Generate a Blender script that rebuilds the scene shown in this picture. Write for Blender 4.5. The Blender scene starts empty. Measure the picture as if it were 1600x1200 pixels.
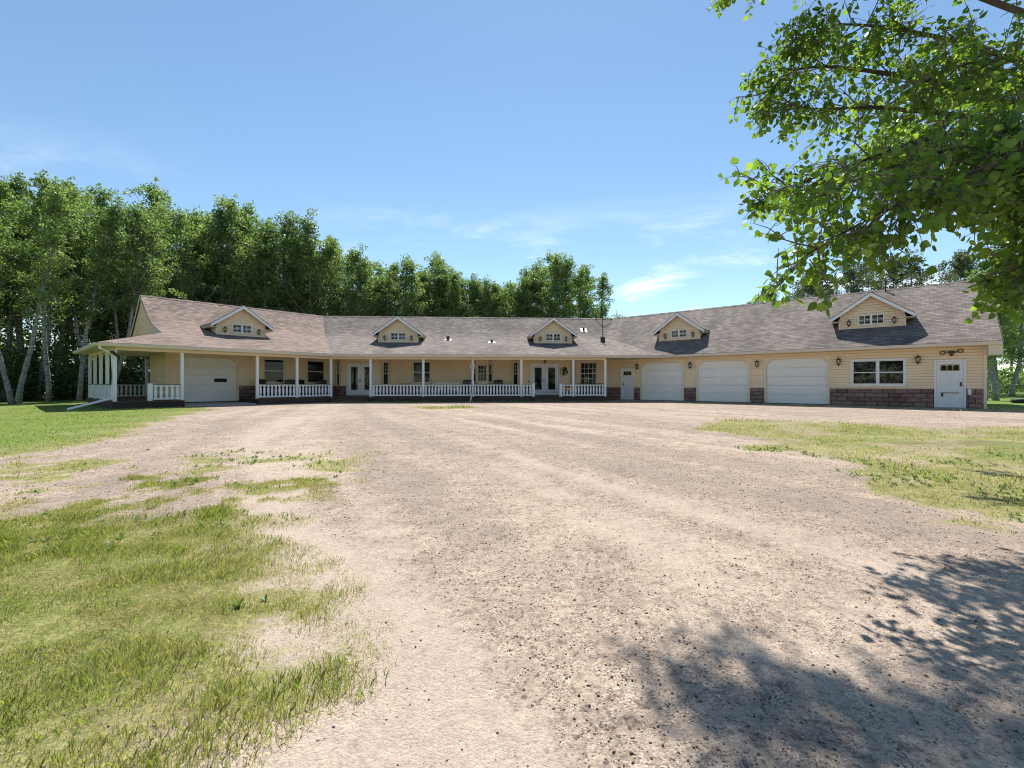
import bpy, math, random
import numpy as np
from mathutils import Matrix, Vector

rad = math.radians
S = bpy.context.scene
COL = S.collection
random.seed(7)

# ------------------------------------------------------------------ camera, sky, sun, exposure
CAM_H = 1.07
cam_d = bpy.data.cameras.new('camera'); cam = bpy.data.objects.new('camera', cam_d); COL.objects.link(cam)
cam.location = (0, 0, CAM_H); cam.rotation_euler = (rad(90), 0, 0)
cam_d.sensor_width = 36.0; cam_d.lens = 16.0; cam_d.clip_start = 0.05; cam_d.clip_end = 4000
S.camera = cam

SUN_EL, SUN_AZ = rad(57), rad(4.5)          # azimuth measured from +Y towards +X
w = bpy.data.worlds.new('World'); S.world = w; w.use_nodes = True
nt = w.node_tree; nt.nodes.clear()
def nn(t, typ, **kw):
    n = t.nodes.new(typ)
    for k, v in kw.items(): setattr(n, k, v)
    return n
out = nn(nt, 'ShaderNodeOutputWorld'); bg = nn(nt, 'ShaderNodeBackground')
sky = nn(nt, 'ShaderNodeTexSky', sky_type='NISHITA', sun_disc=False, sun_elevation=SUN_EL, sun_rotation=SUN_AZ,
         altitude=700, air_density=1.1, dust_density=0.1, ozone_density=0.7)
# thin fair-weather clouds on a layer far above: same law all round the sky
tc = nn(nt, 'ShaderNodeTexCoord'); sep = nn(nt, 'ShaderNodeSeparateXYZ'); nt.links.new(tc.outputs['Generated'], sep.inputs[0])
zc = nn(nt, 'ShaderNodeMath', operation='MAXIMUM'); nt.links.new(sep.outputs['Z'], zc.inputs[0]); zc.inputs[1].default_value = 0.0
za = nn(nt, 'ShaderNodeMath', operation='ADD'); nt.links.new(zc.outputs[0], za.inputs[0]); za.inputs[1].default_value = 0.12
dv = nn(nt, 'ShaderNodeVectorMath', operation='DIVIDE'); nt.links.new(tc.outputs['Generated'], dv.inputs[0])
cb = nn(nt, 'ShaderNodeCombineXYZ')
for k in range(3): nt.links.new(za.outputs[0], cb.inputs[k])
nt.links.new(cb.outputs[0], dv.inputs[1])
mp = nn(nt, 'ShaderNodeMapping'); nt.links.new(dv.outputs[0], mp.inputs[0])
mp.inputs['Location'].default_value = (3.1, 1.7, 0); mp.inputs['Scale'].default_value = (0.75, 1.0, 0.0)
cn = nn(nt, 'ShaderNodeTexNoise'); nt.links.new(mp.outputs[0], cn.inputs['Vector'])
cn.inputs['Scale'].default_value = 1.5; cn.inputs['Detail'].default_value = 9; cn.inputs['Roughness'].default_value = 0.62; cn.inputs['Distortion'].default_value = 0.5
cr = nn(nt, 'ShaderNodeMapRange', interpolation_type='SMOOTHSTEP'); nt.links.new(cn.outputs['Fac'], cr.inputs[0])
cr.inputs[1].default_value = 0.50; cr.inputs[2].default_value = 0.74; cr.inputs[3].default_value = 0; cr.inputs[4].default_value = 0.75
lowm = nn(nt, 'ShaderNodeMapRange', interpolation_type='SMOOTHSTEP'); nt.links.new(sep.outputs['Z'], lowm.inputs[0])
lowm.inputs[1].default_value = 0.40; lowm.inputs[2].default_value = 0.18; lowm.inputs[3].default_value = 0; lowm.inputs[4].default_value = 1
cm_ = nn(nt, 'ShaderNodeMath', operation='MULTIPLY'); nt.links.new(cr.outputs[0], cm_.inputs[0]); nt.links.new(lowm.outputs[0], cm_.inputs[1])
mx = nn(nt, 'ShaderNodeMix', data_type='RGBA'); nt.links.new(cm_.outputs[0], mx.inputs[0])
tint = nn(nt, 'ShaderNodeMix', data_type='RGBA', blend_type='MULTIPLY'); tint.inputs[0].default_value = 1.0; tint.inputs[7].default_value = (0.90, 1.0, 1.0, 1); nt.links.new(sky.outputs[0], tint.inputs[6]); nt.links.new(tint.outputs[2], mx.inputs[6]); mx.inputs[7].default_value = (9.0, 9.3, 9.8, 1)
nt.links.new(mx.outputs[2], bg.inputs[0]); bg.inputs[1].default_value = 0.108
nt.links.new(bg.outputs[0], out.inputs[0])

sun_d = bpy.data.lights.new('sun', 'SUN'); sun = bpy.data.objects.new('sun', sun_d); COL.objects.link(sun)
sun_d.energy = 5.0; sun_d.angle = rad(0.53); sun_d.color = (1.0, 0.955, 0.89)
to_sun = Vector((math.sin(SUN_AZ) * math.cos(SUN_EL), math.cos(SUN_AZ) * math.cos(SUN_EL), math.sin(SUN_EL)))
sun.rotation_euler = to_sun.to_track_quat('Z', 'Y').to_euler(); sun.location = (0, 20, 40)

S.view_settings.view_transform = 'Standard'; S.view_settings.look = 'None'
S.view_settings.exposure = 0.58; S.view_settings.gamma = 1; S.view_settings.use_curve_mapping = False
S.cycles.max_bounces = 6; S.cycles.diffuse_bounces = 4; S.cycles.glossy_bounces = 2
S.cycles.transmission_bounces = 3; S.cycles.transparent_max_bounces = 8
S.cycles.use_denoising = True; S.cycles.denoising_prefilter = 'NONE'; S.cycles.denoising_input_passes = 'RGB_ALBEDO_NORMAL'; S.cycles.filter_width = 1.1; S.cycles.caustics_reflective = False; S.cycles.caustics_refractive = False

# ------------------------------------------------------------------ materials
MATS = {}
def newmat(name):
    m = bpy.data.materials.new(name); m.use_nodes = True; MATS[name] = m
    t = m.node_tree; b = t.nodes['Principled BSDF']
    return m, t, b
def ramp(t, fac, stops):
    r = nn(t, 'ShaderNodeValToRGB'); e = r.color_ramp.elements
    while len(e) < len(stops): e.new(0.5)
    for i, (p, c) in enumerate(stops): e[i].position = p; e[i].color = (*c, 1)
    t.links.new(fac, r.inputs[0]); return r.outputs[0]
def noise(t, vec, scale, detail=4, rough=0.55, dist=0.0):
    n = nn(t, 'ShaderNodeTexNoise'); n.inputs['Scale'].default_value = scale; n.inputs['Detail'].default_value = detail
    n.inputs['Roughness'].default_value = rough; n.inputs['Distortion'].default_value = dist
    if vec is not None: t.links.new(vec, n.inputs['Vector'])
    return n.outputs['Fac']
def mixc(t, fac, a, b, mode='MIX'):
    x = nn(t, 'ShaderNodeMix', data_type='RGBA', blend_type=mode)
    for sock, v in ((x.inputs[0], fac), (x.inputs[6], a), (x.inputs[7], b)):
        if isinstance(v, (int, float)): sock.default_value = v
        elif isinstance(v, tuple): sock.default_value = (*v, 1) if len(v) == 3 else v
        else: t.links.new(v, sock)
    return x.outputs[2]
def mapr(t, v, a, b, c=0.0, d=1.0, smooth=True):
    r = nn(t, 'ShaderNodeMapRange'); r.interpolation_type = 'SMOOTHSTEP' if smooth else 'LINEAR'
    t.links.new(v, r.inputs[0]); r.inputs[1].default_value = a; r.inputs[2].default_value = b; r.inputs[3].default_value = c; r.inputs[4].default_value = d
    return r.outputs[0]
def mth(t, op, a, b=None):
    n = nn(t, 'ShaderNodeMath', operation=op)
    for i, v in enumerate((a, b)):
        if v is None: continue
        if isinstance(v, (int, float)): n.inputs[i].default_value = v
        else: t.links.new(v, n.inputs[i])
    return n.outputs[0]
def bump(t, b, h, strength, dist):
    n = nn(t, 'ShaderNodeBump'); n.inputs['Strength'].default_value = strength; n.inputs['Distance'].default_value = dist
    t.links.new(h, n.inputs['Height']); t.links.new(n.outputs[0], b.inputs['Normal'])
def objco(t): return nn(t, 'ShaderNodeTexCoord').outputs['Object']
def geopos(t): return nn(t, 'ShaderNodeNewGeometry').outputs['Position']
def simple(name, col, rough=0.6, var=0.12, scale=6, metallic=0.0, bmp=0.0, bscale=40, coat=0.0, spec=0.5):
    m, t, b = newmat(name)
    p = geopos(t); n1 = noise(t, p, scale, 5, 0.6)
    lo = tuple(c * (1 - var) for c in col); hi = tuple(min(1, c * (1 + var)) for c in col)
    t.links.new(ramp(t, n1, [(0.3, lo), (0.7, hi)]), b.inputs['Base Color'])
    b.inputs['Roughness'].default_value = rough; b.inputs['Metallic'].default_value = metallic
    b.inputs['Specular IOR Level'].default_value = spec
    if bmp: bump(t, b, noise(t, p, bscale, 4), bmp, 0.01)
    return m

simple('siding', (0.87, 0.69, 0.475), 0.55, 0.05, 1.3, spec=0.3)
simple('siding_trim', (0.76, 0.64, 0.47), 0.5, 0.04, 2)
simple('white_paint', (0.78, 0.79, 0.80), 0.45, 0.05, 3)
simple('door_white', (0.74, 0.75, 0.77), 0.4, 0.03, 2)
simple('garage_white', (0.80, 0.785, 0.75), 0.45, 0.04, 1.5)
simple('fascia', (0.66, 0.60, 0.52), 0.45, 0.04, 2)
simple('soffit', (0.68, 0.62, 0.47), 0.6, 0.04, 2)
simple('deck_wood', (0.085, 0.052, 0.04), 0.7, 0.25, 4, bmp=0.3)
simple('deck_skirt', (0.05, 0.035, 0.03), 0.8, 0.25, 3)
simple('concrete', (0.36, 0.34, 0.31), 0.85, 0.12, 3, bmp=0.2)
simple('black_metal', (0.012, 0.011, 0.011), 0.45, 0.2, 10)
simple('rust_metal', (0.06, 0.028, 0.018), 0.6, 0.4, 12)
simple('dark_wicker', (0.02, 0.014, 0.012), 0.6, 0.3, 20)
simple('red_wood', (0.13, 0.04, 0.025), 0.6, 0.2, 8)
simple('orange_paint', (0.75, 0.27, 0.09), 0.5, 0.15, 20)
simple('brass', (0.45, 0.33, 0.16), 0.4, 0.1, 20, metallic=0.6)
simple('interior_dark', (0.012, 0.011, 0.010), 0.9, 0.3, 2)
simple('blind', (0.50, 0.52, 0.43), 0.8, 0.05, 2)
simple('curtain', (0.33, 0.09, 0.07), 0.8, 0.2, 3)
simple('rubber', (0.012, 0.012, 0.013), 0.7, 0.2, 5)
simple('lamp_glass', (0.5, 0.45, 0.36), 0.25, 0.1, 30)
simple('vent_metal', (0.55, 0.54, 0.52), 0.5, 0.08, 10)
simple('rope', (0.36, 0.20, 0.10), 0.8, 0.2, 30)
simple('dead_wood', (0.30, 0.26, 0.22), 0.9, 0.2, 8)

def glass_mat():
    m, t, b = newmat('glass'); t.nodes.remove(b)
    o = t.nodes['Material Output']
    tr = nn(t, 'ShaderNodeBsdfTransparent'); tr.inputs[0].default_value = (0.72, 0.76, 0.74, 1)
    gl = nn(t, 'ShaderNodeBsdfGlossy'); gl.inputs['Roughness'].default_value = 0.02; gl.inputs[0].default_value = (0.9, 0.95, 0.95, 1)
    fr = nn(t, 'ShaderNodeFresnel'); fr.inputs[0].default_value = 1.42
    mxs = nn(t, 'ShaderNodeMixShader'); t.links.new(fr.outputs[0], mxs.inputs[0]); t.links.new(tr.outputs[0], mxs.inputs[1]); t.links.new(gl.outputs[0], mxs.inputs[2])
    wn = noise(t, geopos(t), 1.8, 1); bp = nn(t, 'ShaderNodeBump'); bp.inputs['Strength'].default_value = 0.04; bp.inputs['Distance'].default_value = 0.05
    t.links.new(wn, bp.inputs['Height']); t.links.new(bp.outputs[0], gl.inputs['Normal'])
    t.links.new(mxs.outputs[0], o.inputs[0])
glass_mat()

def stone_mat():
    m, t, b = newmat('stone')
    oi = nn(t, 'ShaderNodeObjectInfo').outputs['Random']; p = geopos(t)
    base = ramp(t, oi, [(0.0, (0.17, 0.10, 0.088)), (0.35, (0.25, 0.15, 0.128)), (0.7, (0.32, 0.20, 0.17)), (1.0, (0.22, 0.17, 0.155))])
    n1 = noise(t, p, 14, 6, 0.7)
    t.links.new(mixc(t, 0.75, base, ramp(t, n1, [(0.25, (0.55, 0.5, 0.5)), (0.75, (1.35, 1.3, 1.3))]), 'MULTIPLY'), b.inputs['Base Color'])
    b.inputs['Roughness'].default_value = 0.9; bump(t, b, n1, 0.7, 0.02)
stone_mat()
simple('mortar', (0.035, 0.026, 0.024), 0.95, 0.2, 8)

def shingle_mat(name, c1, c2, c3, stain):
    m, t, b = newmat(name)
    uv = nn(t, 'ShaderNodeUVMap'); uv.uv_map = 'UVMap'; v = uv.outputs[0]
    br = nn(t, 'ShaderNodeTexBrick'); br.offset = 0.5; br.squash = 1.0
    t.links.new(v, br.inputs['Vector'])
    br.inputs['Scale'].default_value = 1.0; br.inputs['Brick Width'].default_value = 0.31; br.inputs['Row Height'].default_value = 0.145
    br.inputs['Mortar Size'].default_value = 0.006; br.inputs['Mortar Smooth'].default_value = 0.2; br.inputs['Bias'].default_value = 0.0
    br.inputs['Color1'].default_value = (0, 0, 0, 1); br.inputs['Color2'].default_value = (1, 1, 1, 1); br.inputs['Mortar'].default_value = (0.5, 0.5, 0.5, 1)
    col = ramp(t, br.outputs['Color'], [(0.0, c1), (0.5, c2), (1.0, c3)])
    col = mixc(t, mth(t, 'MULTIPLY', br.outputs['Fac'], 0.6), col, (0.035, 0.03, 0.03))
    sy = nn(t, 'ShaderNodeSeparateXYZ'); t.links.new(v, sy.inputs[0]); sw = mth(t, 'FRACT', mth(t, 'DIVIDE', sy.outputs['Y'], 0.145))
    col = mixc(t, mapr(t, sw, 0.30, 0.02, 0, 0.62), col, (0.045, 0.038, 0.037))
    mpn = nn(t, 'ShaderNodeMapping'); t.links.new(v, mpn.inputs[0]); mpn.inputs['Scale'].default_value = (0.55, 0.16, 1)
    st = noise(t, mpn.outputs[0], 1.0, 6, 0.62, 0.6)
    col = mixc(t, mapr(t, st, 0.42, 0.68, 0.0, stain), col, (0.075, 0.063, 0.062))
    n2 = noise(t, v, 0.7, 5, 0.6)
    col = mixc(t, 0.8, col, ramp(t, n2, [(0.3, (0.88, 0.88, 0.88)), (0.7, (1.10, 1.09, 1.07))]), 'MULTIPLY')
    n3 = noise(t, v, 22, 3, 0.7)
    col = mixc(t, 0.8, col, ramp(t, n3, [(0.3, (0.72, 0.72, 0.72)), (0.7, (1.22, 1.2, 1.18))]), 'MULTIPLY')
    t.links.new(col, b.inputs['Base Color']); b.inputs['Roughness'].default_value = 0.92; b.inputs['Specular IOR Level'].default_value = 0.25
    sx = nn(t, 'ShaderNodeSeparateXYZ'); t.links.new(v, sx.inputs[0])
    saw = mth(t, 'FRACT', mth(t, 'DIVIDE', sx.outputs['Y'], 0.145))
    h = mth(t, 'SUBTRACT', mth(t, 'MULTIPLY', saw, -1.0), mth(t, 'MULTIPLY', br.outputs['Fac'], 0.6))
    h = mth(t, 'ADD', h, mth(t, 'MULTIPLY', n3, 0.3))
    bump(t, b, h, 0.7, 0.012)
shingle_mat('shingle_red', (0.18, 0.135, 0.115), (0.26, 0.198, 0.165), (0.35, 0.262, 0.20), 0.28)
shingle_mat('shingle_brown', (0.155, 0.130, 0.115), (0.225, 0.190, 0.166), (0.30, 0.255, 0.222), 0.50)

def leaf_mat(name, stops, trans=0.45, rough=0.5, tcol=(1.35, 1.25, 0.5)):
    m, t, b = newmat(name); o = t.nodes['Material Output']
    g = nn(t, 'ShaderNodeNewGeometry'); oi = nn(t, 'ShaderNodeObjectInfo')
    r = mth(t, 'ADD', mth(t, 'MULTIPLY', g.outputs['Random Per Island'], 0.75), mth(t, 'MULTIPLY', oi.outputs['Random'], 0.25))
    c = ramp(t, r, stops)
    t.links.new(c, b.inputs['Base Color']); b.inputs['Roughness'].default_value = rough; b.inputs['Specular IOR Level'].default_value = 0.4
    tr = nn(t, 'ShaderNodeBsdfTranslucent'); t.links.new(mixc(t, 1.0, c, tcol, 'MULTIPLY'), tr.inputs[0])
    ms = nn(t, 'ShaderNodeMixShader'); ms.inputs[0].default_value = trans
    t.links.new(b.outputs[0], ms.inputs[1]); t.links.new(tr.outputs[0], ms.inputs[2]); t.links.new(ms.outputs[0], o.inputs[0])
leaf_mat('leaf_wood', [(0.0, (0.065, 0.105, 0.040)), (0.45, (0.135, 0.195, 0.078)), (0.8, (0.215, 0.28, 0.125)), (1.0, (0.31, 0.355, 0.18))], 0.55, 0.45, (1.5, 1.65, 0.75))
leaf_mat('leaf_pale', [(0.0, (0.060, 0.085, 0.045)), (0.5, (0.10, 0.13, 0.075)), (1.0, (0.17, 0.20, 0.13))], 0.45, 0.5, (1.4, 1.4, 1.0))
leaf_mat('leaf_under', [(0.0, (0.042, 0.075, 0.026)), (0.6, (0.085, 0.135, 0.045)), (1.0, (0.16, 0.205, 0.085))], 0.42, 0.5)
leaf_mat('leaf_near', [(0.0, (0.050, 0.105, 0.030)), (0.5, (0.105, 0.185, 0.046)), (0.85, (0.17, 0.255, 0.068)), (1.0, (0.26, 0.34, 0.10))], 0.60, 0.34, (2.0, 2.0, 0.6))
leaf_mat('grass_green', [(0.0, (0.13, 0.21, 0.045)), (0.5, (0.22, 0.31, 0.068)), (0.82, (0.32, 0.38, 0.11)), (1.0, (0.50, 0.47, 0.22))], 0.6, 0.5, (1.35, 1.25, 0.6))
leaf_mat('grass_dry', [(0.0, (0.38, 0.32, 0.16)), (0.5, (0.52, 0.44, 0.25)), (1.0, (0.62, 0.55, 0.36))], 0.45, 0.6, (1.1, 1.05, 0.8))
leaf_mat('weed', [(0.0, (0.09, 0.16, 0.04)), (1.0, (0.20, 0.28, 0.08))], 0.35, 0.5, (1.2, 1.2, 0.6))

def bark_mat(name, lo, hi, dark):
    m, t, b = newmat(name); p = objco(t)
    mpn = nn(t, 'ShaderNodeMapping'); t.links.new(p, mpn.inputs[0]); mpn.inputs['Scale'].default_value = (3, 3, 9)
    n1 = noise(t, mpn.outputs[0], 1.0, 5, 0.65); n2 = noise(t, p, 1.1, 4, 0.6)
    c = ramp(t, n1, [(0.34, dark), (0.46, lo), (0.7, hi)])
    c = mixc(t, mapr(t, n2, 0.5, 0.7, 0, 0.7), c, dark)
    t.links.new(c, b.inputs['Base Color']); b.inputs['Roughness'].default_value = 0.85; bump(t, b, n1, 0.5, 0.02)
bark_mat('bark_pale', (0.26, 0.255, 0.235), (0.42, 0.41, 0.385), (0.07, 0.062, 0.055))
bark_mat('bark_twig', (0.13, 0.11, 0.085), (0.20, 0.17, 0.13), (0.08, 0.065, 0.05))
bark_mat('bark_dark', (0.07, 0.058, 0.048), (0.13, 0.11, 0.095), (0.028, 0.023, 0.02))

def ground_mat():
    m, t, b = newmat('ground'); p = geopos(t)
    at = nn(t, 'ShaderNodeAttribute'); at.attribute_name = 'cover'; sp = nn(t, 'ShaderNodeSeparateColor'); t.links.new(at.outputs['Color'], sp.inputs[0])
    grass, track, soil = sp.outputs[0], sp.outputs[1], sp.outputs[2]; lush = at.outputs['Alpha']
    # gravel
    v1 = nn(t, 'ShaderNodeTexVoronoi'); v1.inputs['Scale'].default_value = 150; t.links.new(p, v1.inputs['Vector'])
    v2 = nn(t, 'ShaderNodeTexVoronoi'); v2.inputs['Scale'].default_value = 62; t.links.new(p, v2.inputs['Vector'])
    sc = nn(t, 'ShaderNodeSeparateColor'); t.links.new(v1.outputs['Color'], sc.inputs[0])
    sc2 = nn(t, 'ShaderNodeSeparateColor'); t.links.new(v2.outputs['Color'], sc2.inputs[0])
    g = ramp(t, sc.outputs[0], [(0.0, (0.06, 0.047, 0.04)), (0.18, (0.28, 0.222, 0.178)), (0.6, (0.41, 0.33, 0.262)), (1.0, (0.58, 0.485, 0.40))])
    g2 = ramp(t, sc2.outputs[1], [(0.0, (0.08, 0.063, 0.052)), (0.15, (0.34, 0.273, 0.217)), (1.0, (0.45, 0.366, 0.293))])
    fine = noise(t, p, 9, 8, 0.75)
    gr = mixc(t, mapr(t, fine, 0.40, 0.62), g, g2)
    big = noise(t, p, 0.42, 6, 0.6)
    gr = mixc(t, 0.9, gr, ramp(t, big, [(0.28, (0.80, 0.77, 0.79)), (0.72, (1.14, 1.11, 1.05))]), 'MULTIPLY')
    mid = noise(t, p, 2.6, 7, 0.7)
    gr = mixc(t, 0.9, gr, ramp(t, mid, [(0.3, (0.72, 0.71, 0.71)), (0.7, (1.20, 1.19, 1.16))]), 'MULTIPLY')
    grn = noise(t, p, 17, 5, 0.8)
    gr = mixc(t, 1.0, gr, ramp(t, grn, [(0.32, (0.42, 0.40, 0.39)), (0.46, (0.93, 0.93, 0.93)), (0.7, (1.30, 1.28, 1.24))]), 'MULTIPLY')
    # compacted pale wheel tracks and the darker loose ridges between
    tn = mth(t, 'ADD', track, mth(t, 'MULTIPLY', mth(t, 'SUBTRACT', mid, 0.5), 0.5))
    gr = mixc(t, mapr(t, tn, 0.52, 0.95, 0, 0.55), gr, (0.48, 0.392, 0.312))
    gr = mixc(t, mapr(t, tn, 0.48, 0.08, 0, 0.42), gr, (0.23, 0.184, 0.154))
    # turf floor (thatch and soil between the blades)
    t1 = noise(t, p, 5.5, 8, 0.72); t2 = noise(t, p, 0.6, 5, 0.6); t3 = noise(t, p, 40, 4, 0.7)
    tf = ramp(t, t1, [(0.30, (0.14, 0.155, 0.048)), (0.5, (0.235, 0.225, 0.085)), (0.68, (0.38, 0.33, 0.18))])
    tf = mixc(t, mapr(t, t2, 0.50, 0.70, 0, 0.6), tf, (0.42, 0.36, 0.20))
    tf = mixc(t, 0.9, tf, ramp(t, t3, [(0.3, (0.42, 0.42, 0.40)), (0.7, (1.45, 1.42, 1.35))]), 'MULTIPLY')
    lg = ramp(t, t1, [(0.30, (0.085, 0.145, 0.028)), (0.5, (0.14, 0.21, 0.042)), (0.70, (0.24, 0.27, 0.08))]); lg = mixc(t, 0.9, lg, ramp(t, t3, [(0.3, (0.6, 0.6, 0.6)), (0.7, (1.3, 1.3, 1.25))]), 'MULTIPLY')
    tf = mixc(t, lush, tf, lg)
    gm = mth(t, 'ADD', grass, mth(t, 'MULTIPLY', mth(t, 'SUBTRACT', t1, 0.5), 0.9))
    gm = mth(t, 'ADD', gm, mth(t, 'MULTIPLY', mth(t, 'SUBTRACT', t3, 0.5), 0.5))
    c = mixc(t, mapr(t, gm, 0.34, 0.62), gr, tf)
    sm = mth(t, 'ADD', soil, mth(t, 'MULTIPLY', mth(t, 'SUBTRACT', t1, 0.5), 1.3))
    c = mixc(t, mapr(t, sm, 0.45, 0.75, 0, 0.85), c, (0.11, 0.08, 0.065))
    t.links.new(c, b.inputs['Base Color']); b.inputs['Roughness'].default_value = 0.95; b.inputs['Specular IOR Level'].default_value = 0.15
    h = mth(t, 'ADD', mth(t, 'MULTIPLY', v1.outputs['Distance'], -0.9), mth(t, 'MULTIPLY', v2.outputs['Distance'], -1.1))
    h = mth(t, 'ADD', h, mth(t, 'MULTIPLY', fine, 2.2))
    bump(t, b, h, 0.6, 0.006)
ground_mat()
def pebble_mat():
    m, t, b = newmat('pebble'); g = nn(t, 'ShaderNodeNewGeometry')
    c = ramp(t, g.outputs['Random Per Island'], [(0.0, (0.07, 0.055, 0.05)), (0.3, (0.17, 0.13, 0.115)), (0.55, (0.30, 0.24, 0.21)), (0.85, (0.42, 0.36, 0.32)), (1.0, (0.62, 0.58, 0.54))])
    t.links.new(c, b.inputs['Base Color']); b.inputs['Roughness'].default_value = 0.9
pebble_mat()

# ------------------------------------------------------------------ building helpers
W = {}
def link(name, mesh, parent=None, M=None, local=None):
    """M: world matrix. local: matrix in the parent's own space."""
    o = bpy.data.objects.new(name, mesh); COL.objects.link(o)
    if parent is not None:
        o.parent = parent
        if local is not None:
            o.matrix_basis = local; W[o] = W[parent] @ local
            return o
        o.matrix_parent_inverse = W[parent].inverted()
    M = M if M is not None else Matrix.Identity(4)
    o.matrix_basis = M; W[o] = M.copy()
    return o
def tag(o, label=None, cat=None, group=None, kind=None):
    for k, v in (('label', label), ('category', cat), ('group', group), ('kind', kind)):
        if v: o[k] = v
    return o
def empty(name, M, label, cat, group=None):
    o = link(name, None, None, M); o.empty_display_size = 0.3
    return tag(o, label, cat, group)

class MB:
    def __init__(s): s.v = []; s.f = []; s.uv = []; s.smooth = False
    def quad(s, *p):
        n = len(s.v); s.v += [tuple(q) for q in p]; s.f.append(tuple(range(n, n + len(p)))); return s
    def box(s, x0, x1, y0, y1, z0, z1):
        n = len(s.v)
        s.v += [(x0, y0, z0), (x1, y0, z0), (x1, y1, z0), (x0, y1, z0), (x0, y0, z1), (x1, y0, z1), (x1, y1, z1), (x0, y1, z1)]
        for q in ((0, 3, 2, 1), (4, 5, 6, 7), (0, 1, 5, 4), (1, 2, 6, 5), (2, 3, 7, 6), (3, 0, 4, 7)): s.f.append(tuple(n + k for k in q))
        return s
    def bbox(s, x0, x1, y0, y1, z0, z1, b=0.01):
        """box with a bevelled outer (-y) face"""
        n = len(s.v)
        s.v += [(x0, y1, z0), (x1, y1, z0), (x1, y1, z1), (x0, y1, z1), (x0, y0 + b, z0), (x1, y0 + b, z0), (x1, y0 + b, z1), (x0, y0 + b, z1),
                (x0 + b, y0, z0 + b), (x1 - b, y0, z0 + b), (x1 - b, y0, z1 - b), (x0 + b, y0, z1 - b)]
        for q in ((0, 3, 2, 1), (0, 1, 5, 4), (1, 2, 6, 5), (2, 3, 7, 6), (3, 0, 4, 7), (4, 5, 9, 8), (5, 6, 10, 9), (6, 7, 11, 10), (7, 4, 8, 11), (8, 9, 10, 11)):
            s.f.append(tuple(n + k for k in q))
        return s
    def prism(s, pts, y0, y1):
        """polygon in x,z pulled from y0 to y1"""
        n = len(s.v); k = len(pts)
        s.v += [(x, y0, z) for x, z in pts] + [(x, y1, z) for x, z in pts]
        s.f.append(tuple(n + i for i in range(k))); s.f.append(tuple(n + k + i for i in reversed(range(k))))
        for i in range(k): j = (i + 1) % k; s.f.append((n + i, n + k + i, n + k + j, n + j))
        return s
    def slab(s, pts, z0, z1):
        """polygon in x,y pulled from z0 to z1"""
        n = len(s.v); k = len(pts)
        s.v += [(x, y, z0) for x, y in pts] + [(x, y, z1) for x, y in pts]
        s.f.append(tuple(n + i for i in reversed(range(k)))); s.f.append(tuple(n + k + i for i in range(k)))
        for i in range(k): j = (i + 1) % k; s.f.append((n + i, n + j, n + k + j, n + k + i))
        return s
    def tube(s, path, r, k=8, cap=True):
        path = [Vector(p) for p in path]; rs = r if isinstance(r, (list, tuple)) else [r] * len(path)
        n = len(s.v); up = Vector((0, 0, 1))
        for i, p in enumerate(path):
            d = (path[min(i + 1, len(path) - 1)] - path[max(i - 1, 0)]).normalized()
            a = d.cross(up)
            if a.length < 1e-3: a = d.cross(Vector((0, 1, 0)))
            a.normalize(); b = d.cross(a).normalized()
            for j in range(k):
                t = 2 * math.pi * j / k; q = p + (a * math.cos(t) + b * math.sin(t)) * rs[i]; s.v.append(tuple(q))
        for i in range(len(path) - 1):
            for j in range(k):
                j2 = (j + 1) % k; s.f.append((n + i * k + j, n + i * k + j2, n + (i + 1) * k + j2, n + (i + 1) * k + j))
        if cap:
            s.f.append(tuple(n + j for j in reversed(range(k)))); e = n + (len(path) - 1) * k; s.f.append(tuple(e + j for j in range(k)))
        return s
    def lathe(s, prof, k=10, c=(0, 0, 0)):
        n = len(s.v)
        for r, z in prof:
            for j in range(k): t = 2 * math.pi * j / k; s.v.append((c[0] + r * math.cos(t), c[1] + r * math.sin(t), c[2] + z))
        for i in range(len(prof) - 1):
            for j in range(k): j2 = (j + 1) % k; s.f.append((n + i * k + j, n + i * k + j2, n + (i + 1) * k + j2, n + (i + 1) * k + j))
        s.f.append(tuple(n + j for j in reversed(range(k)))); e = n + (len(prof) - 1) * k; s.f.append(tuple(e + j for j in range(k)))
        return s
    def mesh(s, name, mat, origin=(0, 0, 0), smooth=False):
        me = bpy.data.meshes.new(name); ox, oy, oz = origin
        me.from_pydata([(x - ox, y - oy, z - oz) for x, y, z in s.v], [], s.f)
        if s.uv:
            l = me.uv_layers.new(name='UVMap'); flat = [c for fuv in s.uv for q in fuv for c in q]; l.data.foreach_set('uv', flat)
        me.materials.append(MATS[mat])
        if smooth: me.polygons.foreach_set('use_smooth', [True] * len(me.polygons))
        me.update(); return me
    def build(s, name, mat, parent, fr=None, smooth=False):
        """vertices are in frame coordinates; the object's origin goes to the middle of its base"""
        v = np.array(s.v); lo, hi = v.min(0), v.max(0); o = ((lo[0] + hi[0]) / 2, (lo[1] + hi[1]) / 2, lo[2])
        M = (fr.M if fr else Matrix.Identity(4)) @ Matrix.Translation(o)
        return link(name, s.mesh(name, mat, o, smooth), parent, M)

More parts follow.
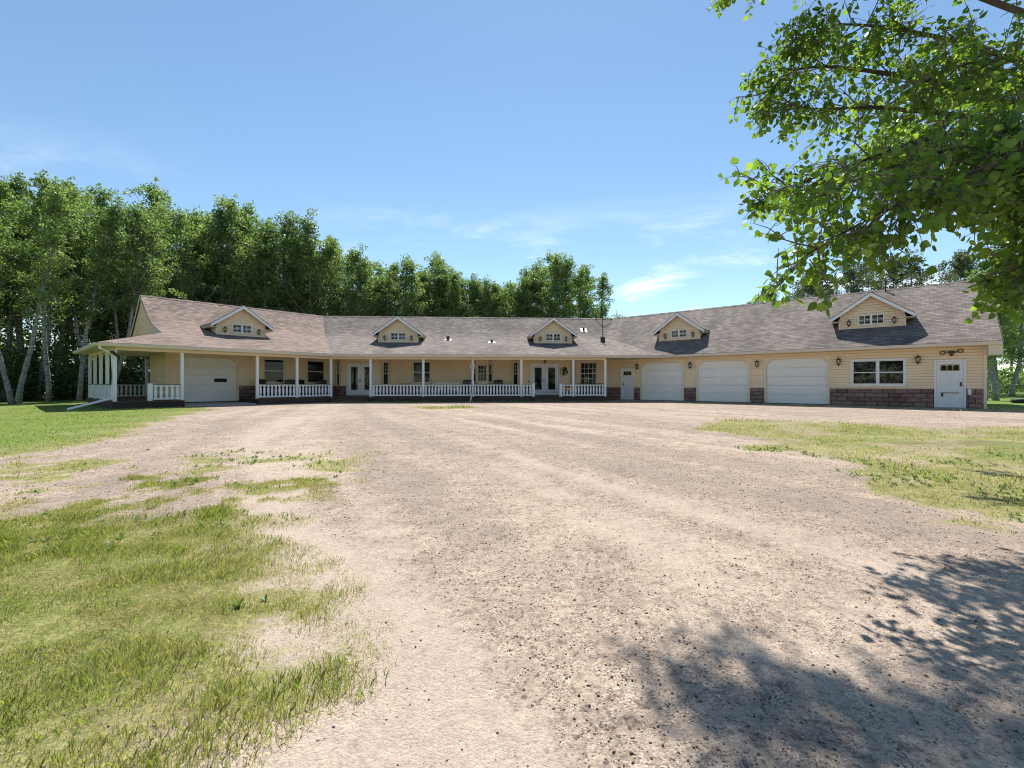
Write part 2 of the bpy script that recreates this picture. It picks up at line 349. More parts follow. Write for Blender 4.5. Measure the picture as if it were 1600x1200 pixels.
class Frame:
    """x along the wall (left to right seen from outside), y into the house, z up"""
    def __init__(s, ox, oy, ang):
        s.o = (ox, oy); s.ang = ang; s.M = Matrix.Translation((ox, oy, 0)) @ Matrix.Rotation(ang, 4, 'Z')
        s.u = (math.cos(ang), math.sin(ang)); s.n = (math.sin(ang), -math.cos(ang))
    def w(s, x, y): return (s.o[0] + s.u[0] * x - s.n[0] * y, s.o[1] + s.u[1] * x - s.n[1] * y)
    def inv(s, p): dx, dy = p[0] - s.o[0], p[1] - s.o[1]; return (dx * s.u[0] + dy * s.u[1], -(dx * s.n[0] + dy * s.n[1]))
    def sub(s, p0, p1):
        a = s.w(*p0); b = s.w(*p1); f = Frame(a[0], a[1], math.atan2(b[1] - a[1], b[0] - a[0])); f.len = math.hypot(b[0] - a[0], b[1] - a[1]); return f
def meet(f1, y1, f2, y2):
    """plan point on the line y=y1 of frame f1 and y=y2 of frame f2"""
    p = f1.w(0, y1); q = f2.w(0, y2); d1, d2 = f1.u, f2.u
    det = d1[0] * (-d2[1]) + d2[0] * d1[1]; rx, ry = q[0] - p[0], q[1] - p[1]
    k = (rx * (-d2[1]) + d2[0] * ry) / det
    return (p[0] + d1[0] * k, p[1] + d1[1] * k)

FL = Frame(-13.04, 29.19, rad(48.5)); FC = Frame(-10.97, 30.19, rad(3.5)); FR = Frame(19.17, 19.90, rad(-41.5))
WLD = Frame(0, 0, 0)
DECK = 0.30; EAVE = 2.84; SOFF = 2.69
PD = 3.0                                     # porch depth, wall to posts
OV = 0.45                                    # eave beyond the posts
EP = -(PD + OV)                              # porch eave line in frame y
ER = -0.60                                   # eave of the garage wing
LEFT_END, LEFT_WALL, RAKE = -10.45, -7.40, -7.75
RIGHT_WALL, RIGHT_EAVE = 1.045, 1.50
cLC = meet(FL, 0, FC, 0); cCR = meet(FC, 0, FR, 0)
xLC, xCL, xCR, xRC = FL.inv(cLC)[0], FC.inv(cLC)[0], FC.inv(cCR)[0], FR.inv(cCR)[0]

# ------------------------------------------------------------------ ground
def vnoise(x, y, seed):
    xi, yi = np.floor(x).astype(np.int64), np.floor(y).astype(np.int64); fx, fy = x - xi, y - yi
    fx, fy = fx * fx * (3 - 2 * fx), fy * fy * (3 - 2 * fy)
    def h(a, b):
        n = (a * 374761393 + b * 668265263 + seed * 1442695041) & 0x7fffffff
        n = ((n ^ (n >> 13)) * 1274126177) & 0x7fffffff
        return ((n ^ (n >> 16)) & 0xffff) / 65535.0
    return (h(xi, yi) * (1 - fx) + h(xi + 1, yi) * fx) * (1 - fy) + (h(xi, yi + 1) * (1 - fx) + h(xi + 1, yi + 1) * fx) * fy
def fbm(x, y, seed, octs=4):
    s = 0; a = 0.5
    for k in range(octs): s = s + a * vnoise(x * 2 ** k, y * 2 ** k, seed + k); a *= 0.5
    return s / (1 - 0.5 ** octs)
def poly_sd(px, py, poly):
    """signed distance, positive inside"""
    d = np.full(px.shape, 1e9); ins = np.zeros(px.shape, bool); n = len(poly)
    for i in range(n):
        (x0, y0), (x1, y1) = poly[i], poly[(i + 1) % n]
        ex, ey = x1 - x0, y1 - y0; t = np.clip(((px - x0) * ex + (py - y0) * ey) / (ex * ex + ey * ey), 0, 1)
        d = np.minimum(d, np.hypot(px - x0 - t * ex, py - y0 - t * ey))
        if y0 != y1:
            c = ((y0 > py) != (y1 > py)) & (px < (x1 - x0) * (py - y0) / (y1 - y0) + x0); ins ^= c
    return np.where(ins, d, -d)
def sst(v, a, b): t = np.clip((v - a) / (b - a), 0, 1); return t * t * (3 - 2 * t)
LAWN_NEAR = [(-8, 3.3), (-5.6, 3.55), (-4.33, 4.05), (-3.9, 4.25), (-3.2, 4.15), (-2.35, 3.55), (-1.55, 2.8), (-1.07, 2.3), (-0.82, 1.85), (-0.55, 1.4), (-0.3, 0.9), (-0.2, 0), (-8, -1)]
LAWN_FAR = [(-60, 4.2), (-8.5, 5.7), (-7.1, 6.4), (-7.5, 7.7), (-7.9, 9.3), (-9.3, 12.2), (-10.8, 15.3), (-12.2, 17.6), (-12.7, 19.6), (-14.4, 21.4), (-19, 26), (-40, 60), (-80, 60)]
LAWN_RIGHT = [(4.6, 10.7), (4.15, 9.3), (4.05, 7.2), (4.0, 5.3), (3.6, 3.9), (3.45, 3.05), (4.2, 2.4), (7, 1.9), (60, -4), (60, 40), (24, 17.5), (17, 10.6), (12.4, 11.2), (10.2, 12.0), (8.2, 13.2), (6.2, 13.6)]
PATCH = [(-5.0, 20.3), (-3.6, 19.2), (-1.6, 19.4), (-0.9, 21), (-2.0, 22.4), (-4.2, 22.2)]
def cover(x, y):
    n1 = fbm(x * 0.9, y * 0.9, 11); n2 = fbm(x * 3.1, y * 3.1, 31, 3); wob = (n1 - 0.5) * 1.1 + (n2 - 0.5) * 0.5
    g = np.zeros(x.shape)
    g = np.maximum(g, sst(poly_sd(x, y, LAWN_NEAR) + wob * 1.1, -0.45, 0.6) * (0.72 + 0.3 * (n2 - 0.4)))
    g = np.maximum(g, sst(poly_sd(x, y, LAWN_FAR) + wob * 1.3, -0.5, 0.9))
    g = np.maximum(g, sst(poly_sd(x, y, LAWN_RIGHT) + wob * 1.2, -0.4, 0.7) * (0.50 + 0.75 * sst(n1, 0.38, 0.62)))
    g = np.maximum(g, sst(poly_sd(x, y, PATCH) + wob * 1.2, -0.6, 0.9) * 0.62)
    # thin tufts between the two left lawns
    sp = sst(x, -1.0, -2.6) * sst(y, 2.5, 3.6) * sst(y, 9.5, 5.5) * sst(x, -16, -9)
    g = np.maximum(g, sp * 0.70 * sst(n2 * 0.75 + n1 * 0.25, 0.38, 0.62))
    # grass line along the foot of the porch and dry growth by the garage wing
    cy = -((x - FC.o[0]) * FC.n[0] + (y - FC.o[1]) * FC.n[1]); cx = (x - FC.o[0]) * FC.u[0] + (y - FC.o[1]) * FC.u[1]
    ry = -((x - FR.o[0]) * FR.n[0] + (y - FR.o[1]) * FR.n[1]); rx = (x - FR.o[0]) * FR.u[0] + (y - FR.o[1]) * FR.u[1]
    g = np.maximum(g, sst(cy + wob * 0.6, -4.6, -3.9) * sst(cx, -1.5, 0) * sst(cx, 17.5, 16.5) * 0.75)
    g = np.maximum(g, sst(ry + wob, -3.6, -1.6) * sst(rx, -11, -6) * 0.40 * sst(n2, 0.35, 0.6) + 0.0)
    g = np.maximum(g, sst(ry + wob * 0.5, -1.5, -0.9) * sst(rx, -16, -12) * 0.5)
    g = np.maximum(g, sst(y, 33, 40)); g = np.maximum(g, sst(x, 21.8, 23.2) * sst(y, 12, 15)); g = np.maximum(g, sst(np.abs(x), 34, 42))
    g = np.clip(g, 0, 1)
    # wheel tracks sweep from the lower right towards the porch and to the garage doors
    q = x * 0.86 + y * 0.5 + 0.012 * x * y; al = -x * 0.5 + y * 0.86
    n3 = fbm(q * 1.5, al * 0.10, 71, 4); n4 = fbm(q * 3.4 + 7, al * 0.22, 77, 3)
    tr = np.clip(0.5 + (n3 - 0.5) * 1.5 + (n4 - 0.5) * 0.8 + (n2 - 0.5) * 0.3, 0, 1)
    soil = np.maximum(sst(poly_sd(x, y, [(5.4, 8.2), (6.6, 7.6), (8.6, 7.5), (9.8, 8.2), (9.0, 8.9), (7.2, 8.8)]) + wob, -0.4, 0.4) * 0.55,
                      0.5 * sst(poly_sd(x, y, [(-30, 27.5), (-24, 26.5), (-19.5, 30), (-22, 60), (-60, 60)]) , -1.0, 1.5))
    lush = np.clip(sst(poly_sd(x, y, LAWN_FAR) + wob, -.3, 2.0) * (.55 + .6 * n1) + .55 * sst(poly_sd(x, y, LAWN_RIGHT), 1, 3) * sst(n1, .4, .65) + .6 * sst(poly_sd(x, y, LAWN_NEAR), .1, .9) * sst(n1, .34, .58) + sst(y, 30, 36) + sst(x, 21.5, 24), 0, 1)
    return g, tr, soil, lush
def ground_z(x, y):
    near = sst(np.hypot(x, y - 6), 60, 20)
    h = (fbm(x * 0.5, y * 0.5, 91, 3) - 0.5) * 0.07 + (fbm(x * 2.3, y * 2.3, 97, 3) - 0.5) * 0.030
    fade = 1 - 0.75 * sst(y, 14, 24)
    return h * near * fade - 0.01
def make_ground():
    N = 520; t = np.linspace(-1, 1, N); k = 6.2; A = 1500 / math.sinh(k)
    xs = A * np.sinh(k * t); ys = 7 + A * np.sinh(k * t)
    X, Y = np.meshgrid(xs, ys); X = X.ravel(); Y = Y.ravel(); Z = ground_z(X, Y)
    me = bpy.data.meshes.new('ground'); me.vertices.add(N * N)
    me.vertices.foreach_set('co', np.stack([X, Y, Z], 1).ravel().astype(np.float32))
    i = np.arange(N * N).reshape(N, N); q = np.stack([i[:-1, :-1], i[:-1, 1:], i[1:, 1:], i[1:, :-1]], -1).reshape(-1)
    nf = len(q) // 4; me.loops.add(len(q)); me.loops.foreach_set('vertex_index', q.astype(np.int32))
    me.polygons.add(nf); me.polygons.foreach_set('loop_start', (np.arange(nf) * 4).astype(np.int32))
    me.polygons.foreach_set('use_smooth', np.ones(nf, bool)); me.update(calc_edges=True)
    g, tr, so, lu = cover(X, Y); a = me.color_attributes.new('cover', 'FLOAT_COLOR', 'POINT')
    a.data.foreach_set('color', np.stack([g, tr, so, lu], 1).ravel().astype(np.float32))
    me.materials.append(MATS['ground']); o = link('ground', me); tag(o, 'pale gravel yard and patchy lawn around the long house', 'ground', kind='structure')
make_ground()

# ------------------------------------------------------------------ the house
HOUSE = empty('house', Matrix.Translation((0, 30, 0)), 'long cream sided house with wrapping wings, porch and garage doors', 'house')
LAP = 0.128; GAP = 0.024
def siding(name, fr, x0, x1, z0, z1, holes=(), y=0.0, parent=HOUSE, mat='siding', top=None):
    """lap siding between x0..x1, z0..z1, leaving the rectangles in holes open; top(x) limits the height"""
    m = MB(); zs = [z0]
    k = 0
    while True:
        z = z0 + LAP * (k + 1); k += 1
        if z >= z1 - 1e-6: break
        zs.append(z)
    rows = [(zs[i], zs[i + 1] if i + 1 < len(zs) else z1) for i in range(len(zs))]
    cuts = sorted({h[2] for h in holes} | {h[3] for h in holes})
    for (a, b) in rows:
        zz = [a] + [c for c in cuts if a + 1e-4 < c < b - 1e-4] + [b]
        for c, d in zip(zz[:-1], zz[1:]):
            segs = [(x0, x1)]
            for (h0, h1, hz0, hz1) in holes:
                if hz0 < (c + d) / 2 < hz1:
                    nx = []
                    for (s0, s1) in segs:
                        if h1 <= s0 or h0 >= s1: nx.append((s0, s1)); continue
                        if h0 > s0: nx.append((s0, h0))
                        if h1 < s1: nx.append((h1, s1))
                    segs = nx
            yo = lambda z: y - 0.022 * (1 - (z - a) / LAP)
            for s0, s1 in segs:
                if top is None:
                    c2 = min(c + GAP, d - .002) if c == a else c
                    m.quad((s0, yo(c2), c2), (s1, yo(c2), c2), (s1, yo(d), d), (s0, yo(d), d))
                    if c2 > c: m.quad((s0, y + .03, c - .01), (s1, y + .03, c - .01), (s1, y + .03, c2 + .01), (s0, y + .03, c2 + .01)); m.quad((s0, yo(c2), c2), (s0, y + .03, c2), (s1, y + .03, c2), (s1, yo(c2), c2))
                else:
                    e0, e1 = top(c, s0, s1); g0, g1 = top(d, s0, s1)
                    if e1 - e0 < 0.01: continue
                    m.quad((e0, yo(c), c), (e1, yo(c), c), (max(g1, g0 + .005), yo(d), d), (g0, yo(d), d))
                    s0, s1 = e0, e1
                if c == a and top is not None: m.quad((s0, y, c), (s1, y, c), (s1, yo(c), c), (s0, yo(c), c))
    return m.build(name, mat, parent, fr)

def pane(fr, x0, x1, z0, z1, y, parent, mat='glass', name='pane'):
    return MB().quad((x0, y, z0), (x1, y, z0), (x1, y, z1), (x0, y, z1)).build(name, mat, parent, fr)
def window(fr, x0, x1, z0, z1, style='hung', blind=None, grid=None, y=0.0, trim='siding_trim', tw=0.06, sash='white_paint', back=0.5, parent=HOUSE, shade='blind', name='window'):
    """frame proud of the wall, sashes, panes, a blind behind the glass and the dark room behind it"""
    m = MB()
    for a in ((x0 - tw, x1 + tw, z0 - tw, z0), (x0 - tw, x1 + tw, z1, z1 + tw), (x0 - tw, x0, z0, z1), (x1, x1 + tw, z0, z1)):
        m.bbox(a[0], a[1], y - 0.045, y + 0.06, a[2], a[3], 0.008)
    o = m.build(name, trim, parent, fr)
    s = MB(); units = [(x0, x1)] if style in ('hung', 'fixed') else [(x0, (x0 + x1) / 2 - 0.035), ((x0 + x1) / 2 + 0.035, x1)]
    if style in ('double', 'slider'): s.box((x0 + x1) / 2 - 0.034, (x0 + x1) / 2 + 0.034, y - 0.03, y + 0.05, z0, z1)
    b = 0.032
    for (a0, a1) in units:
        for q in ((a0, a1, z0, z0 + b), (a0, a1, z1 - b, z1), (a0, a0 + b, z0 + b, z1 - b), (a1 - b, a1, z0 + b, z1 - b)):
            s.box(q[0] + .001, q[1] - .001, y - 0.015, y + 0.045, q[2] + .001, q[3] - .001)
        zm = (z0 + z1) / 2
        if style in ('hung', 'double'): s.box(a0 + b, a1 - b, y - 0.018, y + 0.04, zm - 0.022, zm + 0.022)
        if grid:
            gx, gz, top_only = grid; za, zb = (zm + .022, z1 - b) if top_only else (z0 + b, z1 - b)
            for i in range(1, gx): xx = a0 + b + (a1 - a0 - 2 * b) * i / gx; s.box(xx - .009, xx + .009, y + .001, y + .022, za, zb)
            for i in range(1, gz): zz = za + (zb - za) * i / gz; s.box(a0 + b, a1 - b, y + .002, y + .021, zz - .009, zz + .009)
    s.build('sash', sash, o, fr)
    for (a0, a1) in units:
        zm = (z0 + z1) / 2; parts = ((z0 + b, zm), (zm, z1 - b)) if style in ('hung', 'double') else ((z0 + b, z1 - b),)
        for c, d in parts: pane(fr, a0 + b, a1 - b, c, d, y + 0.025, o)
        if blind: pane(fr, a0 + b, a1 - b, z0 + (z1 - z0) * (1 - blind), z1 - b, y + 0.075, o, shade, 'blind')
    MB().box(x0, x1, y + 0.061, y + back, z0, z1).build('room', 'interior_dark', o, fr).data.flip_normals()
    return o

def stone_block_mesh(seed, L, H, T=0.05):
    r = random.Random(seed); m = MB(); nx, nz = 5, 3
    g = [[None] * (nz + 1) for _ in range(nx + 1)]
    for i in range(nx + 1):
        for j in range(nz + 1):
            edge = i in (0, nx) or j in (0, nz)
            y = -T * (0.55 if edge else 0.85 + 0.35 * r.random())
            g[i][j] = len(m.v); m.v.append((-L / 2 + L * i / nx, y, H * j / nz))
    for i in range(nx):
        for j in range(nz): m.f.append((g[i][j], g[i + 1][j], g[i + 1][j + 1], g[i][j + 1]))
    n = len(m.v); m.v += [(-L / 2, 0, 0), (L / 2, 0, 0), (L / 2, 0, H), (-L / 2, 0, H)]
    m.f.append(tuple([g[i][0] for i in reversed(range(nx + 1))] + [n, n + 1])); m.f.append(tuple([g[i][nz] for i in range(nx + 1)] + [n + 2, n + 3]))
    m.f.append(tuple([g[0][j] for j in range(nz + 1)] + [n + 3, n])); m.f.append(tuple([g[nx][j] for j in reversed(range(nz + 1))] + [n + 1, n + 2]))
    return m.mesh('stone_block', 'stone')
BL, BH = 0.44, 0.205
BLOCKS = [stone_block_mesh(40 + k, BL - 0.02, BH - 0.02, .065) for k in range(6)]
brnd = random.Random(5)
def wainscot(fr, x0, x1, z0, rows, shift=0.0):
    top = z0 + rows * BH
    o = MB().box(x0, x1, -0.012, 0.02, z0, top).build('stone_wainscot', 'mortar', HOUSE, fr)
    for r in range(rows):
        off = (r % 2) * BL * 0.5 + shift; k0 = math.floor((x0 - off) / BL)
        x = k0 * BL + off
        while x < x1 - 1e-3:
            a, b = max(x, x0), min(x + BL, x1)
            if b - a > 0.05:
                sx = (b - a - 0.02) / (BL - 0.02)
                M = fr.M @ Matrix.Translation(((a + b) / 2, -0.012, z0 + r * BH + 0.010)) @ Matrix.Diagonal((sx, 1 + 0.25 * brnd.random(), 1, 1))
                link('stone_block', brnd.choice(BLOCKS), o, M)
            x += BL
    MB().bbox(x0, x1, -0.07, -0.002, top + 0.002, top + 0.04, 0.012).build('ledge', 'siding_trim', HOUSE, fr)
    return top + 0.04

def garage_door(fr, x0, x1, z0, z1, mat='garage_white', slot=False, label=None):
    """white sectional door in a frame with cut upper corners"""
    tw = 0.075; c = 0.30; m = MB()
    inner = [(x0, z0), (x0, z1 - c), (x0 + c, z1), (x1 - c, z1), (x1, z1 - c), (x1, z0)]
    outer = [(x0 - tw, z0), (x0 - tw, z1 - c + .03), (x0 + c - .03, z1 + tw), (x1 - c + .03, z1 + tw), (x1 + tw, z1 - c + .03), (x1 + tw, z0)]
    for i in range(5):
        m.prism([inner[i], outer[i], outer[i + 1], inner[i + 1]], -0.05, 0.10)
    o = m.build('garage_door', 'siding_trim', HOUSE, fr)
    if label: o['label'] = label
    # siding fills the cut corners
    for sgn, xa in ((1, x0 - tw), (-1, x1 + tw)):
        tri = [(xa, z1 - c + .035), (xa + sgn * (c + tw - .035), z1 + tw + .004), (xa, z1 + tw + .004)]
        MB().prism(tri if sgn > 0 else tri[::-1], -0.012, 0.03).build('corner_panel', 'siding', o, fr)
    n = 5; h = (z1 - z0) / n
    for k in range(n):
        s = MB(); za, zb = z0 + k * h + 0.005, z0 + (k + 1) * h - 0.005
        xa, xb = x0 + 0.004, x1 - 0.004
        if k == n - 1: s.prism([(xa, za), (xb, za), (xb, min(zb, z1 - c + .01)), (x1 - c, zb), (x0 + c, zb), (xa, min(zb, z1 - c + .01))], 0.055, 0.09)
        else: s.box(xa, xb, 0.055, 0.09, za, zb)
        q = 4; pw = (x1 - x0) / q
        for j in range(q):
            pa, pb = x0 + j * pw + 0.09, x0 + (j + 1) * pw - 0.09
            if k == n - 1:
                if j == 0: pa += 0.22
                if j == q - 1: pb -= 0.22
            # raised rim and field of each stamped panel
            for rr in ((pa, pb, za + .07, za + .085), (pa, pb, zb - .085, zb - .07), (pa, pa + .015, za + .085, zb - .085), (pb - .015, pb, za + .085, zb - .085)):
                s.bbox(rr[0], rr[1], 0.045, 0.056, rr[2], rr[3], 0.005)
            s.bbox(pa + .05, pb - .05, 0.049, 0.056, za + .125, zb - .125, 0.005)
        s.build('door_section', mat, o, fr)
    if slot:
        a, b = x0 + 1.62, x0 + 2.24; za = z0 + 1.08
        MB().bbox(a - .05, b + .05, 0.03, 0.054, za - .05, za + .25, 0.01).build('slot_frame', mat, o, fr)
        MB().box(a, b, 0.026, 0.0295, za, za + .2).build('pane', 'interior_dark', o, fr)
    MB().box(x0, x1, 0.04, 0.09, z0 - 0.03, z0 - 0.002).build('bottom_seal', 'rubber', o, fr)
    return o

def person_door(fr, x0, x1, z0, z1, handle_right=True, closer=False, label=None):
    tw = 0.07; m = MB()
    for a in ((x0 - tw, x0, z0, z1 + tw), (x1, x1 + tw, z0, z1 + tw), (x0, x1, z1, z1 + tw)): m.bbox(a[0], a[1], -0.05, 0.07, a[2], a[3], 0.008)
    o = m.build('door', 'white_paint', HOUSE, fr)
    if label: o['label'] = label
    wd = x1 - x0; s = MB().box(x0 + .003, x1 - .003, 0.0, 0.045, z0, z1 - .003)
    lz0, lz1 = z1 - 0.40, z1 - 0.17; la, lb = x0 + wd * 0.18, x1 - wd * 0.18
    mid = (x0 + x1) / 2
    for (pa, pb) in ((x0 + .13, mid - .045), (mid + .045, x1 - .13)):
        for (za, zb) in ((z0 + 0.95, lz0 - .12), (z0 + .18, z0 + .72)):
            for rr in ((pa, pb, za, za + .018), (pa, pb, zb - .018, zb), (pa, pa + .018, za + .018, zb - .018), (pb - .018, pb, za + .018, zb - .018)):
                s.bbox(rr[0], rr[1], -0.012, 0.001, rr[2], rr[3], 0.006)
    s.build('door_leaf', 'door_white', o, fr)
    f = MB()
    for rr in ((la - .03, lb + .03, lz0 - .03, lz0), (la - .03, lb + .03, lz1, lz1 + .03), (la - .03, la, lz0, lz1), (lb, lb + .03, lz0, lz1)): f.bbox(rr[0], rr[1], -0.02, -0.001, rr[2], rr[3], 0.005)
    w3 = (lb - la) / 3
    for k in (1, 2): f.box(la + w3 * k - .012, la + w3 * k + .012, -0.016, -0.001, lz0, lz1)
    f.build('light_frame', 'brass', o, fr)
    for k in range(3):
        a, b = la + w3 * k + (.012 if k else 0), la + w3 * (k + 1) - (.012 if k < 2 else 0)
        pts = [(a, lz0), (b, lz0)] + [((a + b) / 2 + (b - a) / 2 * math.cos(t), lz1 - .07 + .065 * math.sin(t)) for t in [math.pi * i / 8 for i in range(9)]]
        MB().prism(pts, -0.006, -0.0015).build('pane', 'interior_dark', o, fr)
    hx = x1 - .09 if handle_right else x0 + .09
    MB().box(hx - .025, hx + .025, -0.02, -0.0005, z0 + .92, z0 + 1.10).tube([(hx, -0.02, z0 + .97), (hx, -0.065, z0 + .97)], 0.028, 10).build('handle', 'black_metal', o, fr)
    if closer:
        MB().box(x0 + .16, x1 - .17, -0.045, -0.02, z0 + .62, z0 + .645).box(x0 + .16, x0 + .22, -0.04, -0.0005, z0 + .47, z0 + .65).box(x1 - .19, x1 - .17, -0.04, -0.0005, z0 + .61, z0 + .65).build('push_bar', 'black_metal', o, fr)
    MB().box(x0 - tw, x1 + tw, -0.10, 0.05, z0 - .035, z0 - .002).build('sill', 'concrete', o, fr)
    return o

def french_door(fr, x0, x1, z0, z1, label):
    tw = 0.07; m = MB()
    for a in ((x0 - tw, x0, z0, z1 + tw), (x1, x1 + tw, z0, z1 + tw), (x0, x1, z1, z1 + tw)): m.bbox(a[0], a[1], -0.05, 0.07, a[2], a[3], 0.008)
    o = m.build('french_door', 'white_paint', HOUSE, fr); o['label'] = label
    mid = (x0 + x1) / 2
    for k, (a, b) in enumerate(((x0 + .004, mid - .012), (mid + .012, x1 - .004))):
        s = MB(); ga, gb, gz0, gz1 = a + .21, b - .21, z0 + .36, z1 - .19
        for q in ((a, b, z0, gz0), (a, b, gz1, z1 - .004), (a, ga, gz0, gz1), (gb, b, gz0, gz1)): s.box(q[0], q[1], 0.0, 0.045, q[2], q[3])
        for q in ((ga - .04, gb + .04, gz0 - .04, gz0), (ga - .04, gb + .04, gz1, gz1 + .04), (ga - .04, ga, gz0, gz1), (gb, gb + .04, gz0, gz1)): s.bbox(q[0], q[1], -0.018, 0.001, q[2], q[3], 0.01)
        s.build('door_leaf', 'door_white', o, fr)
        pane(fr, ga, gb, gz0, gz1, 0.015, o)
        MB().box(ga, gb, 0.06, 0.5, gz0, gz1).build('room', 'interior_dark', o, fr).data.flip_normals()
        if k == 0: MB().box(b - .075, b - .03, -0.02, -0.0005, z0 + .88, z0 + 1.08).tube([(b - .052, -0.02, z0 + .94), (b - .052, -0.07, z0 + .94), (b - .15, -0.07, z0 + .94)], 0.013, 8).build('handle', 'black_metal', o, fr)
    MB().box(mid - .011, mid + .011, -0.02, 0.045, z0, z1 - .005).build('astragal', 'white_paint', o, fr)
    return o

# ---- outer walls
def corner_post(fr, x, y, z0, z1, w=0.09):
    return MB().box(x - w / 2, x + w / 2, y - 0.03, y + w - 0.03, z0, z1).build('corner_trim', 'siding_trim', HOUSE, fr)
# left wing front
WZ = DECK + 0.02
lg0, lg1 = -6.87, -4.12
lwin = ((-2.68, -1.535), (-0.10, 1.02)); LWZ = (1.17, 2.56)
lholes = [(lg0, lg1, -1, 2.52)] + [(a, b, *LWZ) for a, b in lwin]
wl = wainscot(FL, lg1 + .08, xLC - .02, 0.12, 4)
siding('wall', FL, LEFT_WALL + .02, lg0 - .075, 0.12, SOFF + .02)
siding('wall', FL, lg1 + .075, xLC, wl, SOFF + .02, [(a, b, *LWZ) for a, b in lwin])
siding('wall', FL, lg0 - .0749, lg1 + .0749, 2.52 + .0751, SOFF + .02)
garage_door(FL, lg0, lg1, 0.10, 2.50, slot=True, label='garage door with one small dark slot window, under the porch roof')
for a, b in lwin: window(FL, a, b, *LWZ, 'hung', blind=0.5)
# left wing gable end and back (the porch goes round)
EL = FL.sub((LEFT_WALL, 3.9), (LEFT_WALL, 0)); siding('wall', EL, 0, 3.9 - .02, 0.12, 3.9)
corner_post(FL, LEFT_WALL + .03, 0, 0.12, SOFF)
BLk = FL.sub((4.5, 3.9), (LEFT_WALL, 3.9)); siding('wall', BLk, 0, BLk.len, 0.12, SOFF + .05)
window(EL, 0.35, 1.05, 1.0, 2.4, 'hung', blind=0.3)

# centre: wall line with two projecting entries and one window bay
B1 = (-0.19, 2.35); B2 = (11.49, 14.83); BW = (8.62, 9.34); P = 0.55; Q = 0.36
cpath = [(xCL, 0), (B1[0] - P, 0), (B1[0], -P), (B1[1], -P), (B1[1] + P, 0), (BW[0] - Q, 0), (BW[0], -Q), (BW[1], -Q), (BW[1] + Q, 0),
         (B2[0] - P, 0), (B2[0], -P), (B2[1], -P), (B2[1] + P, 0), (xCR, 0)]
cseg = [FC.sub(cpath[i], cpath[i + 1]) for i in range(len(cpath) - 1)]
NW = (0.98, 2.52)
ch = [[] for _ in cseg]; mid = lambda f, wd: (f.len / 2 - wd / 2, f.len / 2 + wd / 2)
fd1 = (0.156 + .07 - B1[0], 2.02 - .07 - B1[0]); fd2 = (12.19 + .07 - B2[0], 14.14 - .07 - B2[0]); FDZ = (DECK + .03, 2.36)
sidew = {1: .40, 3: .40, 9: .40, 11: .40}
x4 = B1[1] + P
w4 = (4.38 - x4, 5.487 - x4); x12 = B2[1] + P; w12 = (15.69 - x12, 16.80 - x12)
bw_side = 0.34
for i, f in enumerate(cseg):
    holes = []; wz = None
    if i in sidew: a, b = mid(f, sidew[i]); holes.append((a, b, *NW))
    if i == 2: holes.append((fd1[0] - .07, fd1[1] + .07, 0, FDZ[1] + .07))
    if i == 10: holes.append((fd2[0] - .07, fd2[1] + .07, 0, FDZ[1] + .07))
    if i == 4: holes.append((*w4, 1.17, 2.54))
    if i == 12: holes.append((*w12, 1.06, 2.52))
    if i == 6: holes.append((.03, f.len - .03, 1.22, 2.36))
    if i in (5, 7): a, b = mid(f, bw_side); holes.append((a, b, 1.22, 2.36))
    z0 = 0.12
    if i in (2, 10):
        hx = holes[0]
        z0 = wainscot(f, 0.0, hx[0] - .005, 0.12, 4); wainscot(f, hx[1] + .005, f.len, 0.12, 4)
    else: z0 = wainscot(f, 0.0, f.len, 0.12, 4)
    siding('wall', f, 0, f.len, z0, SOFF + .02, holes)
    if i in sidew: window(f, *mid(f, sidew[i]), *NW, 'hung', grid=(2, 3, True), blind=0.18, tw=.05)
    if i == 2: french_door(f, *fd1, *FDZ, 'white french doors nearer the left wing')
    if i == 10: french_door(f, *fd2, *FDZ, 'white french doors nearer the garage wing, beside the round horse ornament')
    if i == 4: window(f, *w4, 1.17, 2.54, 'hung', grid=(2, 1, False), blind=0.52)
    if i == 12: window(f, *w12, 1.06, 2.52, 'hung', grid=(4, 4, False), blind=0.2)
    if i == 6: window(f, .06, f.len - .06, 1.25, 2.33, 'fixed', grid=(3, 4, False), tw=.04)
    if i in (5, 7): window(f, *mid(f, bw_side), 1.22, 2.36, 'hung', grid=(2, 2, True), tw=.04)
for i in (2, 3, 6, 7, 10, 11):
    f = cseg[i]
    MB().tube([(0, -0.012, 0.95), (0, -0.012, SOFF)], 0.05, 8).build('corner_trim', 'siding_trim', HOUSE, f)

# right (garage) wing front
gd = [(-14.40, -11.72), (-10.84, -8.07), (-7.20, -4.43)]; GZ = 2.47
pd1, pd2 = (-15.80, -15.0), (-0.455, 0.42)
PZ = (0.05, 2.07); rw = (-3.43, -1.54); RWZ = (1.06, 2.18)
opens = sorted([(a - .08, b + .08) for a, b in gd] + [(pd1[0] - .075, pd1[1] + .075), (pd2[0] - .075, pd2[1] + .075)])
xx = xRC + .03; ledge_top = 0
for a, b in opens + [(RIGHT_WALL - .03, None)]:
    if a - xx > 0.1: ledge_top = wainscot(FR, xx, a, 0.02, 4, shift=0.11)
    xx = b
siding('wall', FR, xRC, RIGHT_WALL, ledge_top, SOFF + .02, [(a - .075, b + .075, -1, GZ + .0) for a, b in gd] + [(a - .07, b + .07, -1, PZ[1] + .07) for a, b in (pd1, pd2)] + [(*rw, *RWZ)])
for k, (a, b) in enumerate(gd):
    garage_door(FR, a, b, 0.05, GZ - .075, mat='garage_white')
person_door(FR, *pd1, *PZ, handle_right=False, label='plain white side door with small top light')
person_door(FR, *pd2, *PZ, closer=True, label='white end door with three small arched lights and a push bar')
window(FR, *rw, *RWZ, 'double', tw=0.085, trim='white_paint', shade='curtain')
